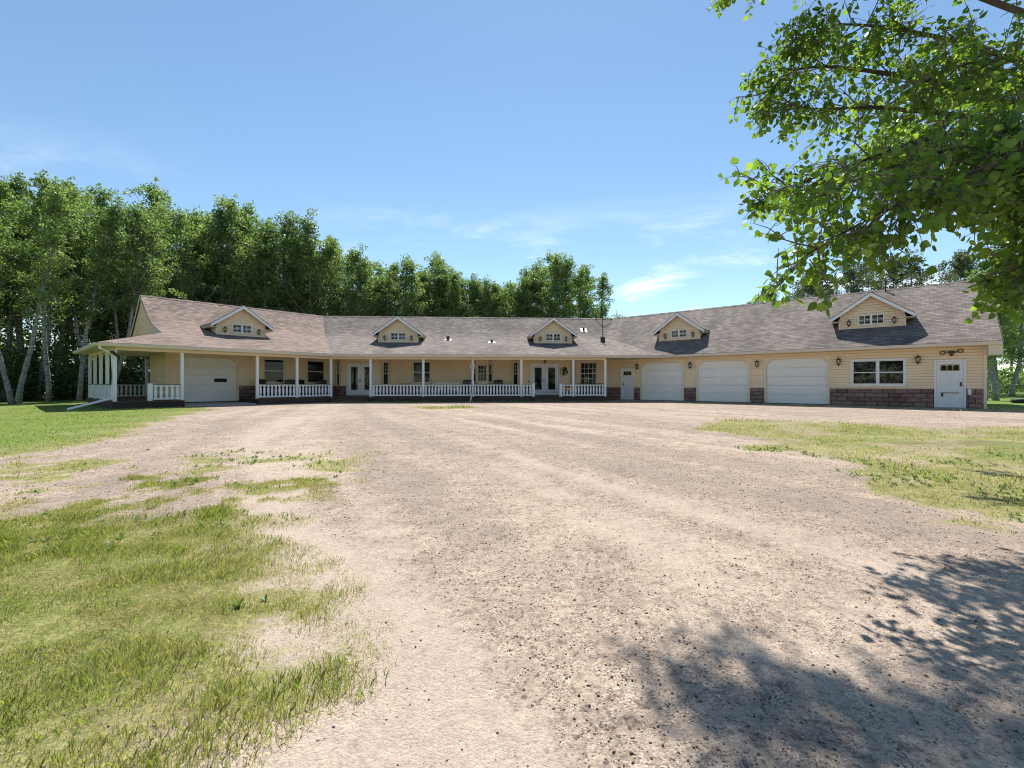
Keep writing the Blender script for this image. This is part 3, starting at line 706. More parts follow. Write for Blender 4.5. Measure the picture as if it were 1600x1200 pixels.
MB().box(xRC - .2, RIGHT_WALL + .2, -0.22, 0.12, -0.06, 0.018).build('foundation', 'concrete', HOUSE, FR)
ER_ = FR.sub((RIGHT_WALL, 0), (RIGHT_WALL, 9.0))
siding('wall', ER_, 0, 9.0, 0.02, 6.1, top=lambda z, a, b: (a, b) if z <= 2.9 else (max(a, (z - 2.9) / .70 - .1), min(b, 9 - (z - 2.9) / .70 + .1)))
corner_post(FR, RIGHT_WALL + .012, -.02, 0.02, SOFF, 0.10)
bR = FR.sub((RIGHT_WALL, 9.0), (xRC - 4, 9.0)); siding('wall', bR, 0, bR.len, 0.02, SOFF + .02)
bC = FC.sub((xCR + 3, 9.0), (xCL - 3.5, 9.0)); siding('wall', bC, 0, bC.len, 0.02, SOFF + .02)

# ---- roofs
SR = 7.95; RIDGE = 6.22
PROF = [(0, EAVE), (2.70, EAVE + .81), (4.7, 4.25), (5.2, 4.43), (5.7, 4.68), (6.2, 4.99), (SR, RIDGE), (SR + 4.7, EAVE)]
RS = (RIDGE - EAVE) / 5.10
def uvlen(prof):
    out = [0]
    for (a, b), (c, d) in zip(prof[:-1], prof[1:]): out.append(out[-1] + math.hypot(c - a, d - b))
    return out
PU = uvlen(PROF)
def lift(p, z): return (p[0], p[1], z)
def roof_strips(name, mat, fr, left, right, zs, us, parent=HOUSE):
    m = MB()
    for i in range(len(zs) - 1):
        q = [lift(left[i], zs[i]), lift(right[i], zs[i]), lift(right[i + 1], zs[i + 1]), lift(left[i + 1], zs[i + 1])]
        m.quad(*q)
        m.uv.append([(fr.inv(q[0])[0], us[i]), (fr.inv(q[1])[0], us[i]), (fr.inv(q[2])[0], us[i + 1]), (fr.inv(q[3])[0], us[i + 1])])
    o = m.build(name, mat, parent)
    md = o.modifiers.new('thickness', 'SOLIDIFY'); md.thickness = 0.045; md.offset = -1
    return o
zs = [z for _, z in PROF]
LCp = [meet(FL, EP + s, FC, EP + s) for s, _ in PROF]
Lleft = [FL.w(max(RAKE if s >= 2.7 - 1e-6 else LEFT_END + s, LEFT_END), EP + s) for s, _ in PROF]
ROOF_L = roof_strips('roof', 'shingle_red', FL, Lleft, LCp, zs, PU)
CRp = []
for s, z in PROF:
    CRp.append(meet(FC, EP + s, FR, ER + (z - EAVE) / RS if s <= SR else ER + 5.10 + (s - SR) * 5.1 / 4.7))
ROOF_C = roof_strips('roof', 'shingle_brown', FC, LCp, CRp, zs, PU)
Rright = [FR.w(RIGHT_EAVE, ER + (z - EAVE) / RS if s <= SR else ER + 5.10 + (s - SR) * 5.1 / 4.7) for s, z in PROF]
ROOF_R = roof_strips('roof', 'shingle_brown', FR, CRp, Rright, zs, [(z - EAVE) * math.hypot(1, RS) / RS if s <= SR else 6.1 + s - SR for s, z in PROF])
# skirt of the side porch with its hip
hb = 8.3
sk = MB(); q = [lift(FL.w(LEFT_END, EP + hb), EAVE), lift(FL.w(LEFT_END, EP), EAVE), lift(FL.w(LEFT_WALL, EP + 3.05), EAVE + .915), lift(FL.w(LEFT_WALL, EP + hb - 3.05), EAVE + .915)]
sk.quad(*q); sk.uv.append([(0, 0), (hb, 0), (hb - 3.05, 3.2), (3.05, 3.2)])
# little closing piece between hip and rake
o = sk.build('porch_roof', 'shingle_red', HOUSE); md = o.modifiers.new('thickness', 'SOLIDIFY'); md.thickness = 0.045; md.offset = -1
# gable wall above the skirt
gp = [(EP + s, z - .05) for s, z in PROF if s >= 4.7]; gw = MB()
EG = FL.sub((RAKE + .10, EP + SR + 4.7), (RAKE + .10, EP))          # x runs from the back to the front
def gtop(z, a, b):
    tot = SR + 4.7; back = (z - EAVE) / ((RIDGE - EAVE) / 4.7) + .06; fs = 0
    for (s0, z0), (s1, z1) in zip(PROF[:-2], PROF[1:-1]):
        if z0 <= z <= z1: fs = s0 + (s1 - s0) * (z - z0) / (z1 - z0); break
    return (min(back, tot - SR), max(tot - fs - .06, tot - SR))
siding('gable', EG, 0, SR + 4.7, 3.3, RIDGE - .08, top=gtop)
def rake(fr, x, prof, mat='fascia', w=0.17, t=0.03):
    m = MB()
    for (s0, z0), (s1, z1) in zip(prof[:-1], prof[1:]):
        m.quad((x - t, s0, z0 - w), (x - t, s1, z1 - w), (x - t, s1, z1 - .005), (x - t, s0, z0 - .005))
        m.quad((x, s0, z0 - w), (x, s0, z0 - .005), (x, s1, z1 - .005), (x, s1, z1 - w))
        m.quad((x - t, s0, z0 - w), (x, s0, z0 - w), (x, s1, z1 - w), (x - t, s1, z1 - w))
    return m.build('rake_board', mat, HOUSE, fr)
rake(FL, RAKE + .005, [(EP + s, z) for s, z in PROF if s >= 2.7])
rake(FR, RIGHT_EAVE + .025, [(ER + (z - EAVE) / RS if s <= SR else ER + 5.10 + (s - SR) * 5.1 / 4.7, z) for s, z in PROF if s in (0, SR, SR + 4.7)])
# ridge caps
for f, a, b in ((FL, RAKE, FL.inv(LCp[6])[0]), (FC, FC.inv(LCp[6])[0], FC.inv(CRp[6])[0]), (FR, FR.inv(CRp[6])[0], RIGHT_EAVE)):
    y = ER + 5.10 if f is FR else EP + SR
    m = MB(); n = int((b - a) / 0.30)
    for k in range(n):
        x0 = a + (b - a) * k / n; x1 = a + (b - a) * (k + 1) / n; dz = .012 * (k % 2)
        m.prism([(x0, RIDGE - .12), (x0, RIDGE + .012 + dz), (x1, RIDGE + .012 + dz), (x1, RIDGE - .12)], y - .13, y) if False else None
        m.quad((x0, y - .15, RIDGE - .095 + dz), (x1, y - .15, RIDGE - .095 + dz), (x1, y, RIDGE + .018 + dz), (x0, y, RIDGE + .018 + dz))
        m.quad((x0, y, RIDGE + .018 + dz), (x1, y, RIDGE + .018 + dz), (x1, y + .15, RIDGE - .095 + dz), (x0, y + .15, RIDGE - .095 + dz))
    for fc in m.f: m.uv.append([(m.v[i][0], m.v[i][1]) for i in fc])
    m.build('ridge_cap', 'shingle_red' if f is FL else 'shingle_brown', HOUSE, f)

# ---- gutters, fascia, soffits, beams
def gutter(p0, p1, name='gutter'):
    f = Frame(p0[0], p0[1], math.atan2(p1[1] - p0[1], p1[0] - p0[0])); L = math.hypot(p1[0] - p0[0], p1[1] - p0[1])
    m = MB(); prof = [(0.0, EAVE - .15), (-0.055, EAVE - .15), (-0.085, EAVE - .09), (-0.105, EAVE - .035), (-0.105, EAVE - .02), (-0.09, EAVE - .02), (0.0, EAVE - .045)]
    n = len(prof); m.v += [(0, y, z) for y, z in prof] + [(L, y, z) for y, z in prof]
    for i in range(n): j = (i + 1) % n; m.f.append((i, n + i, n + j, j))
    m.f.append(tuple(range(n))); m.f.append(tuple(reversed(range(n, 2 * n))))
    m.build(name, 'fascia', HOUSE, f)
    MB().box(0, L, 0.0, 0.025, SOFF - .01, EAVE - .05).build('fascia_board', 'fascia', HOUSE, f)
    return f, L
eLF, eLC, eCR, eRR = FL.w(LEFT_END, EP), LCp[0], CRp[0], FR.w(RIGHT_EAVE, ER)
gutter(FL.w(LEFT_END, EP + hb), eLF); gutter(eLF, eLC); gutter(eLC, eCR); gutter(eCR, eRR)
def soffit(pts, z=SOFF): return MB().slab(pts, z, z + .02).build('soffit', 'soffit', HOUSE)
soffit([eLF, eLC, cLC, FL.w(LEFT_WALL, 0)])
soffit([FL.w(LEFT_END, EP + hb), eLF, FL.w(LEFT_WALL, 0), FL.w(LEFT_WALL, EP + hb)])
soffit([FL.w(LEFT_WALL, 3.9), FL.w(4, 3.9), FL.w(4, EP + hb), FL.w(LEFT_WALL, EP + hb)])
soffit([eLC, eCR, cCR, cLC])
soffit([eCR, eRR, FR.w(RIGHT_EAVE, 0), cCR])
MB().box(RIGHT_WALL + .06, RIGHT_EAVE + .02, ER + .03, 0.12, SOFF - .42, SOFF - .012).build('eave_return', 'soffit', HOUSE, FR)
# beam over the posts
postL = [-9.84, -7.41, -4.10, -2.03]; pLC = meet(FL, -PD, FC, -PD)
postC = [2.31, 5.44, 8.41, 11.38, 14.59, 16.59]
def beam(fr, x0, x1, y=-PD): MB().box(x0, x1, y - .05, y + .05, SOFF - .14, SOFF - .004).build('beam', 'siding_trim', HOUSE, fr)
beam(FL, postL[0], FL.inv(pLC)[0] - .02); beam(FC, FC.inv(pLC)[0] + .02, postC[-1] + .06)
SP = FL.sub((-9.84, 5.0), (-9.84, -PD)); SPL = 8.0                      # side porch line, back to front
beam(SP, 0, SPL - .06, 0)
def post(fr, x, y=-PD, z0=DECK + .002, z1=SOFF - .142, w=0.125):
    m = MB().box(x - w / 2, x + w / 2, y - w / 2, y + w / 2, z0, z1)
    m.box(x - w / 2 - .018, x + w / 2 + .018, y - w / 2 - .018, y + w / 2 + .018, z1 - .09, z1 - .03)
    return m.build('porch_post', 'white_paint', HOUSE, fr)
for x in postL: post(FL, x)
post(FC, FC.inv(pLC)[0])
for x in postC: post(FC, x)
for x in (0.0, 2.0, 4.0, 6.0): post(SP, x, 0)
post(FL, -7.35, 5.0); post(FL, -3.6, 5.0)
# decks, skirts and steps
def deck(pts, name='deck'):
    MB().slab(pts, DECK - .05, DECK).build(name, 'deck_wood', HOUSE)
    n = len(pts); c = (sum(p[0] for p in pts) / n, sum(p[1] for p in pts) / n)
    ins = [(p[0] + (c[0] - p[0]) * .012, p[1] + (c[1] - p[1]) * .012) for p in pts]
    MB().slab(ins, -0.06, DECK - .052).build('deck_skirt', 'deck_skirt', HOUSE)
dy = -PD - .12
deck([FL.w(-9.96, dy), FL.w(-7.33, dy), FL.w(-7.33, -.02), FL.w(LEFT_WALL - .02, -.02), FL.w(LEFT_WALL - .02, 3.9), FL.w(-3.5, 3.92), FL.w(-3.5, 5.1), FL.w(-9.96, 5.1)])
dLC = meet(FL, dy, FC, dy)
deck([FL.w(-4.18, dy), dLC, FC.w(postC[-1] + .1, dy), FC.w(postC[-1] + .1, -.02), FC.w(B2[1] + P, -.02), FC.w(B2[1], -P - .02), FC.w(B2[0], -P - .02), FC.w(B2[0] - P, -.02),
      FC.w(BW[1] + Q, -.02), FC.w(BW[1], -Q - .02), FC.w(BW[0], -Q - .02), FC.w(BW[0] - Q, -.02), FC.w(B1[1] + P, -.02), FC.w(B1[1], -P - .02), FC.w(B1[0], -P - .02), FC.w(B1[0] - P, -.02), FC.w(xCL + .02, -.02),
      FL.w(xLC, -.02), FL.w(-4.0, -.02)])
for a, b in ((0.12, 2.2), (12.15, 13.75)): MB().box(a, b, dy - .32, dy - .012, -0.05, DECK - .14).build('step', 'deck_wood', HOUSE, FC)
MB().slab([FL.w(-7.3, -PD - .1), FL.w(-4.2, -PD - .1), FL.w(-4.05, 0), FL.w(-7.3, 0)], -0.06, 0.06).build('garage_apron', 'concrete', HOUSE)

# ---- railings: sawn flat balusters between top and bottom rail
def bal_mesh():
    h = 0.60; pr = [(0, .066), (.05, .066), (.075, .04), (.10, .030), (.13, .033), (.16, .050), (.30, .054), (.44, .050), (.47, .033), (.50, .030), (.525, .04), (.55, .066), (h, .066)]
    pts = [(wd, z) for z, wd in pr] + [(-wd, z) for z, wd in reversed(pr)]
    return MB().prism(pts, -.011, .011).mesh('baluster', 'white_paint')
BAL = bal_mesh()
def railing(fr, x0, x1, y, label, newel0=False, newel1=False):
    a, b = x0 + (.10 if newel0 else .065), x1 - (.10 if newel1 else .065); zb = DECK + .045; zt = zb + .05 + .60
    m = MB().bbox(a, b, y - .035, y + .035, zb, zb + .05, .006).bbox(a, b, y - .03, y + .03, zt, zt + .045, .006)
    o = m.build('railing', 'white_paint', HOUSE, fr); o['label'] = label
    MB().box(a, b, y - .055, y + .055, zt + .046, zt + .075).build('handrail', 'deck_skirt', o, fr)
    n = max(2, round((b - a) / .195)); st = (b - a) / n
    for k in range(n):
        link('baluster', BAL, o, fr.M @ Matrix.Translation((a + st * (k + .5), y, zb + .05)) @ Matrix.Diagonal((min(1.15, st / .195 * 1.02), 1, 1, 1)))
    for f, x in ((newel0, x0), (newel1, x1)):
        if f: MB().box(x - .085, x + .085, y - .085, y + .085, DECK + .002, zt + .07).box(x - .1, x + .1, y - .1, y + .1, zt + .071, zt + .10).build('newel_post', 'white_paint', o, fr)
    return o
railing(FL, -8.62, -7.41, -PD, 'short railing beside the slot-window garage door', newel0=True)
railing(FL, -4.10, -2.03, -PD, 'railing before the left wing windows, nearer the garage door')
railing(FL, -2.03, FL.inv(pLC)[0], -PD, 'railing before the left wing windows, nearer the french doors')
for i in range(3): railing(FC, postC[i], postC[i + 1], -PD, ('railing right beside the left french doors', 'middle porch railing with the white bench behind it', 'porch railing in front of the bay window')[i])
railing(FC, postC[3], 12.12, -PD, 'stub railing at the open side of the entry', newel1=True)
railing(FC, 13.82, postC[4], -PD, 'stub railing carrying the orange heart', newel0=True)
railing(FC, postC[4], postC[5], -PD, 'last porch railing before the garage wing')
for i in range(4): railing(SP, i * 2.0, (i + 1) * 2.0, 0, 'side porch railing facing the wood')
railing(FL, -9.84, -7.35, 5.0, 'rear railing of the side porch')

# ---- dormers
def lantern_parts():
    bp = MB().box(-.045, .045, -.02, 0, .05, .30)
    arm = MB().tube([(0, -.01, .22), (0, -.07, .29), (0, -.13, .30)], .012, 6)
    cap = MB().lathe([(.02, .335), (.03, .32), (.055, .29), (.095, .255), (.085, .245)], 6, (0, -.13, 0)).lathe([(.006, .335), (.018, .355), (.004, .385)], 6, (0, -.13, 0))
    cage = MB()
    for k in range(6):
        t = 2 * math.pi * k / 6; cage.tube([(.075 * math.cos(t), -.13 + .075 * math.sin(t), .245), (.05 * math.cos(t), -.13 + .05 * math.sin(t), .07)], .009, 5)
    cage.lathe([(.005, -.03), (.025, .0), (.035, .03), (.058, .05), (.058, .07)], 6, (0, -.13, 0))
    gl = MB().lathe([(.044, .072), (.068, .243)], 6, (0, -.13, 0))
    return [('back_plate', bp.mesh('back_plate', 'black_metal')), ('arm', arm.mesh('arm', 'black_metal')), ('cap', cap.mesh('cap', 'black_metal')),
            ('cage', cage.mesh('cage', 'black_metal')), ('glass', gl.mesh('glass', 'lamp_glass'))]
LANT = lantern_parts()
def lantern(fr, x, y, z, label, group, s=1.0):
    o = empty('wall_lantern', fr.M @ Matrix.Translation((x, y, z)) @ Matrix.Scale(s, 4), label, 'lamp', group)
    for n, me in LANT: link(n, me, o, local=Matrix.Identity(4))
    return o
def dormer(fr, xc, yf, zb, label, place, mat):
    hw = 1.26; zt = 4.52; tip = 1.63; ztip = 4.40; zr = 5.58; over = .34; sl = (zr - ztip) / tip
    wall_top = lambda x: zr - .06 - sl * abs(x)
    wn = (-.46, .46, zb + .20, zb + .62)
    def tp(z, a, b):
        lim = min(hw, (zr - .05 - z) / sl); return (max(a, xc - lim), min(b, xc + lim))
    body = siding('dormer', fr, xc - hw, xc + hw, zb - .05, zr - .09, [(xc + wn[0], xc + wn[1], wn[2], wn[3])], y=yf, top=None if False else tp) if False else None
    m = MB(); z = zb - .04
    while z < zr - .12:
        z2 = min(z + LAP, zr - .1)
        cs = [z] + [c for c in (wn[2], wn[3]) if z + 1e-3 < c < z2 - 1e-3] + [z2]
        for c, d in zip(cs[:-1], cs[1:]):
            lc = min(hw, (zr - .05 - c) / sl); ld = min(hw, (zr - .05 - d) / sl); yc = yf - .016 * (1 - (c - z) / LAP); yd = yf - .016 * (1 - (d - z) / LAP)
            if c == z:
                m.quad((xc - lc, yf + .03, c - .01), (xc + lc, yf + .03, c - .01), (xc + lc, yf + .03, c + GAP + .01), (xc - lc, yf + .03, c + GAP + .01)); c += min(GAP, (d - c) * .6); yc = yf - .022 * (1 - (c - z) / LAP)
            if wn[2] < (c + d) / 2 < wn[3]:
                m.quad((xc - lc, yc, c), (xc + wn[0], yc, c), (xc + wn[0], yd, d), (xc - ld, yd, d)); m.quad((xc + wn[1], yc, c), (xc + lc, yc, c), (xc + ld, yd, d), (xc + wn[1], yd, d))
            else: m.quad((xc - lc, yc, c), (xc + lc, yc, c), (xc + ld, yd, d), (xc - ld, yd, d))
            if c == z: m.quad((xc - lc, yf, c), (xc + lc, yf, c), (xc + lc, yc, c), (xc - lc, yc, c))
        z = z2
    for s in (-1, 1): m.quad((xc + s * hw, yf, zb - .04), (xc + s * hw, yf + 2.6, zb - .04), (xc + s * hw, yf + 2.6, zt), (xc + s * hw, yf, zt))
    o = m.build('dormer', 'siding', HOUSE, fr); o['label'] = label
    yb = yf + 3.75; ya = yf - over
    for s in (-1, 1):
        r = MB(); q = [(xc, ya, zr), (xc, yb, zr), (xc + s * tip, yb, ztip), (xc + s * tip, ya, ztip)]
        if s > 0: q = q[::-1]
        r.quad(*q); r.uv.append([(p[1], (abs(p[0] - xc)) * 1.24) for p in q])
        ro = r.build('dormer_roof', mat, o, fr); md = ro.modifiers.new('thickness', 'SOLIDIFY'); md.thickness = .04; md.offset = -1
        f = MB(); t = .17
        f.prism([(xc, zr - .045), (xc + s * tip, ztip - .045), (xc + s * tip, ztip - .045 - t * .9), (xc, zr - .045 - t)], ya - .004, ya + .03)
        f.build('rake_board', 'white_paint', o, fr)
        MB().quad((xc + s * tip, ya + .03, ztip - .05), (xc + s * tip, yb, ztip - .05), (xc + s * tip, yb, ztip - .19), (xc + s * tip, ya + .03, ztip - .19)).box(min(xc + s * tip, xc + s * (tip - .02)), max(xc + s * tip, xc + s * (tip - .02)), ya + .03, yb, ztip - .19, ztip - .05).build('fascia_board', 'fascia', o, fr)
        a, b = sorted((xc + s * (tip - .02), xc + s * (hw - .02)))
        MB().box(a, b, ya + .03, yb, ztip - .19, ztip - .17).build('soffit', 'soffit', o, fr)
        MB().box(xc + s * hw - .045, xc + s * hw + .045, yf - .035, yf + .05, zb - .04, zt - .16).build('corner_trim', 'siding_trim', o, fr)
    MB().box(xc - hw + .05, xc + hw - .05, yf - .035, yf - .001, zb - .06, zb + .03).build('base_trim', 'siding_trim', o, fr)
    m = MB(); x0, x1, z0, z1 = xc + wn[0], xc + wn[1], wn[2], wn[3]; tw = .045
    for a in ((x0 - tw, x1 + tw, z0 - tw, z0), (x0 - tw, x1 + tw, z1, z1 + tw), (x0 - tw, x0, z0, z1), (x1, x1 + tw, z0, z1), (xc - .045, xc + .045, z0, z1)): m.bbox(a[0], a[1], yf - .045, yf + .05, a[2], a[3], .006)
    for a, b in ((x0, xc - .045), (xc + .045, x1)):
        mm = (a + b) / 2; zm = (z0 + z1) / 2; m.box(mm - .012, mm + .012, yf - .012, yf + .012, z0, z1); m.box(a, b, yf - .011, yf + .011, zm - .012, zm + .012)
    m.build('window_frame', 'white_paint', o, fr)
    for a, b in ((x0, xc - .045), (xc + .045, x1)): pane(fr, a, b, z0, z1, yf + .02, o)
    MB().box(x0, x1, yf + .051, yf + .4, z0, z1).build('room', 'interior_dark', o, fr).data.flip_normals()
    for s in (-1, 1):
        lantern(fr, xc + s * .88, yf - .016, zb + .13, 'small black lantern on the dormer ' + place, 'dormer lanterns', 0.95)
dormer(FL, -3.9, -.10, 3.83, 'dormer on the reddish left roof', 'of the reddish left roof', 'shingle_red')
dormer(FC, 3.4, -.10, 3.83, 'dormer above the left french doors', 'above the left french doors', 'shingle_brown')
dormer(FC, 13.78, -.10, 3.83, 'dormer above the french doors beside the horse ornament', 'above the french doors with the horse ornament', 'shingle_brown')
dormer(FR, -12.33, .95, 3.84, 'dormer above the garage door next to the plain side door', 'above the garage doors', 'shingle_brown')
dormer(FR, -2.78, .95, 3.84, 'dormer above the double window', 'above the wide double window', 'shingle_brown')

# ---- wall lanterns of the garage wing
for x, lb in ((-14.68, 'between the side door and its neighbouring garage door'), (-11.26, 'on the wall pier two garage doors away from the double window'), (-7.62, 'on the wall pier next to the last garage door'),
              (-3.98, 'between the last garage door and the double window'), (-1.06, 'between the double window and the end door')):
    lantern(FR, x, -.016, 1.98 if x > -8 else 2.0, 'black wall lantern ' + lb, 'garage wing lanterns', 1.12)
fl = cseg[10]
lantern(fl, (fd2[0] + fd2[1]) / 2, -.016, 2.42, 'porch lantern above the french doors beside the horse ornament', 'porch lantern', .8)

# ---- downspouts
MB().tube([*(lambda a: [Vector((*a, EAVE - .15)), Vector((*a, EAVE - .25))])(FL.w(-10.38, EP + .02)), Vector((*FL.w(-9.95, -PD - .06), SOFF - .30)), Vector((*FL.w(-9.93, -PD - .03), SOFF - .42)), Vector((*FL.w(-9.93, -PD - .03), .50)),
           Vector((*FL.w(-10.05, -PD - .10), .42))], .042, 8).build('downspout', 'white_paint', HOUSE)
a0 = FL.w(-9.98, -PD - .08); a1 = (a0[0] - .05, a0[1] - 1.9)
MB().tube([(*a0, .44), (a0[0] - .35, a0[1] - 1.55, .06)], .05, 8).build('spout_extension', 'white_paint', HOUSE)
xq = postC[2] - .02
MB().tube([(xq, -PD - .11, SOFF - .02), (xq, -PD - .11, .55), (xq - .02, -PD - .16, .48), (xq - .10, -PD - .75, .04)], .036, 8).build('downspout', 'white_paint', HOUSE, FC)

# ---- roof vents and aerials
def vent(fr, x, s, kind, label):
    z = None
    for (s0, z0), (s1, z1) in zip(PROF[:-1], PROF[1:]):
        if s0 <= s <= s1: z = z0 + (z1 - z0) * (s - s0) / (s1 - s0); g = (z1 - z0) / (s1 - s0); break
    o = empty('roof_vent', fr.M @ Matrix.Translation((x, EP + s, z)), label, 'vent', 'roof vents')
    h = .24
    fl_ = MB(); fl_.quad((-h, -h, -h * g + .012), (h, -h, -h * g + .012), (h, h, h * g + .012), (-h, h, h * g + .012)); fl_.quad((-h, -h, -h * g + .012), (-h, -h, -h * g - .01), (h, -h, -h * g - .01), (h, -h, -h * g + .012))
    link('flashing', fl_.mesh('flashing', 'vent_metal'), o, local=Matrix.Identity(4))
    if kind == 'box':
        m = MB().box(-.09, .09, -.09, .09, -.05, .20).box(-.13, .13, -.13, .13, .205, .235)
    else: m = MB().lathe([(.075, -.05), (.075, .16), (.085, .17), (.085, .19), (.055, .19)], 10)
    link('stack', m.mesh('stack', 'black_metal'), o, local=Matrix.Identity(4))
vent(FC, 6.62, 4.25, 'box', 'square black roof vent below the roof crease between the two centre dormers')
vent(FC, 9.62, 3.45, 'pipe', 'short black vent pipe low on the centre roof')
vent(FC, 16.55, 6.35, 'pipe', 'short black vent pipe high on the roof behind the aerial')
# aerial on its square chimney base
o = empty('roof_aerial', FC.M @ Matrix.Translation((17.35, EP + 3.9, EAVE + .3 * 3.9)), 'thin dark roof aerial with two bent arms on a square base', 'aerial')
link('base', MB().box(-.13, .13, -.13, .13, -.1, .28).box(-.15, .15, -.15, .15, .281, .31).mesh('base', 'black_metal'), o, local=Matrix.Identity(4))
link('mast', MB().tube([(0, 0, .3), (0, 0, 2.1)], .028, 8).mesh('mast', 'rust_metal'), o, local=Matrix.Identity(4))
for s in (-1, 1): link('arm', MB().tube([(0, 0, 1.05), (s * .42, 0, 1.42), (s * .46, 0, 1.7)] if s < 0 else [(0, 0, .98), (s * .66, 0, 1.30), (s * .58, 0, 1.62)], .02, 6).mesh('arm', 'rust_metal'), o, local=Matrix.Identity(4))
o = tag(MB().tube([(-2.35, ER + 4.9, RIDGE - .25), (-2.35, ER + 4.9, RIDGE + .42)], .035, 8).lathe([(.06, 0), (.06, .05)], 8, (-2.35, ER + 4.9, RIDGE + .40)).build('vent_pipe', 'black_metal', None, FR), 'thin black pipe rising over the ridge behind the dormer above the double window', 'pipe')

# ---- things on the porch and on the walls
def flat_ring(m, r0, r1, y0, y1, k=28, a0=0.0, a1=2 * math.pi):
    for i in range(k):
        t0, t1 = a0 + (a1 - a0) * i / k, a0 + (a1 - a0) * (i + 1) / k
        m.prism([(r0 * math.cos(t0), r0 * math.sin(t0)), (r1 * math.cos(t0), r1 * math.sin(t0)), (r1 * math.cos(t1), r1 * math.sin(t1)), (r0 * math.cos(t1), r0 * math.sin(t1))], y0, y1)
    return m
f = cseg[10]; hx = 14.45 - B2[0]
o = empty('wall_ornament', f.M @ Matrix.Translation((hx, -.03, 1.93)), 'round dark metal ornament with a horse head, right of the french doors', 'ornament')
link('ring', flat_ring(MB(), .255, .285, -.012, .0, 26, .75, 2 * math.pi - .35).mesh('ring', 'black_metal'), o, local=Matrix.Identity(4))
horse = [(-.16, .02), (-.12, .12), (-.05, .20), (.02, .245), (.06, .30), (.085, .25), (.13, .29), (.145, .22), (.19, .14), (.23, .02), (.29, -.08), (.27, -.15), (.20, -.16), (.15, -.09), (.08, -.06), (.05, -.10), (.10, -.20), (.02, -.25), (-.08, -.21), (-.13, -.12), (-.06, -.05), (-.10, .0)]
link('horse_head', MB().prism(horse[::-1], -.024, -.013).mesh('horse_head', 'black_metal'), o, local=Matrix.Identity(4))
# orange heart hung on the stub railing
hp = []
for i in range(24):
    t = 2 * math.pi * i / 24; hp.append((.0105 * 16 * math.sin(t) ** 3, .0105 * (13 * math.cos(t) - 5 * math.cos(2 * t) - 2 * math.cos(3 * t) - math.cos(4 * t))))
o = empty('heart_sign', FC.M @ Matrix.Translation((14.24, -PD - .075, DECK + .50)), 'orange wooden heart with dark top hung on the railing', 'sign')
link('heart', MB().prism(hp, -.012, .012).mesh('heart', 'orange_paint'), o, local=Matrix.Identity(4))
link('dark_top', MB().prism([(-.165, .05), (0, .045), (.165, .05), (.165, .12), (.08, .145), (0, .10), (-.08, .145), (-.165, .12)], -.020, -.013).mesh('dark_top', 'black_metal'), o, local=Matrix.Identity(4))
# round white piece on the third post
o = empty('round_ornament', FC.M @ Matrix.Translation((postC[2], -PD - .175, 2.12)), 'round white wheel-like ornament hung on the porch post with the downspout', 'ornament')
link('rim', flat_ring(MB(), .125, .165, -.02, .02, 20).mesh('rim', 'soffit'), o, local=Matrix.Identity(4))
m = MB()
for k in range(4): t = math.pi * k / 4; m.tube([(-.13 * math.cos(t), .0, -.13 * math.sin(t)), (.13 * math.cos(t), 0, .13 * math.sin(t))], .012, 6)
m.tube([(0, -.03, 0), (0, .03, 0)], .05, 10); link('spokes', m.mesh('spokes', 'soffit'), o, local=Matrix.Identity(4))
# longhorn ornament above the end door
o = empty('horn_ornament', FR.M @ Matrix.Translation((.03, -.05, 2.44)), 'dark skull ornament with two rope coils above the end door', 'ornament')
link('skull', MB().prism([(-.12, .05), (-.06, .075), (.06, .075), (.12, .05), (.10, -.02), (.05, -.06), (.045, -.15), (-.045, -.15), (-.05, -.06), (-.10, -.02)][::-1], -.05, .03).mesh('skull', 'rust_metal'), o, local=Matrix.Identity(4))
for s in (-1, 1):
    m = MB(); m.tube([(s * .10, -.01, .02), (s * .16, -.01, .03), (s * .20, -.01, .02 + s * .02)], .018, 6)
    m.tube([(s * .28 + .085 * math.cos(t), -.01, .03 + s * .035 + .07 * math.sin(t)) for t in [2 * math.pi * i / 14 for i in range(15)]], .019, 6)
    link('coil', m.mesh('coil', 'rust_metal'), o, local=Matrix.Identity(4))
# meter box beside the end door, floodlight on the corner post
tag(MB().bbox(.53, .64, -.13, -.085, .60, .86, .012).bbox(.55, .62, -.14, -.131, .66, .72, .004).build('switch_box', 'door_white', None, FR), 'small white box on the stone beside the end door', 'box')
tag(MB().box(-.03, .03, -.02, 0, -.05, .05).build('doorbell_box', 'black_metal', None, Frame(*cseg[10].w(fd2[0] - .2, -.017), cseg[10].ang)), 'small dark doorbell left of the french doors', 'doorbell')
bpy.data.objects['doorbell_box'].location.z += 1.25
pf = FL.w(-9.84, -PD - .075)
o = empty('flood_light', Matrix.Translation((*pf, SOFF - .32)) @ Matrix.Rotation(FL.ang, 4, 'Z'), 'dark twin flood light on the corner post of the side porch', 'lamp')
link('base', MB().lathe([(.055, -.05), (.055, .05)], 10).mesh('base', 'black_metal'), o, local=Matrix.Identity(4))
for s, dz in ((-1, .09), (1, -.09)): link('lamp_head', MB().tube([(0, -.04, dz * .5), (s * .06, -.08, dz), (s * .10, -.17, dz - .02)], [.02, .04, .075], 10).mesh('lamp_head', 'black_metal'), o, local=Matrix.Identity(4))

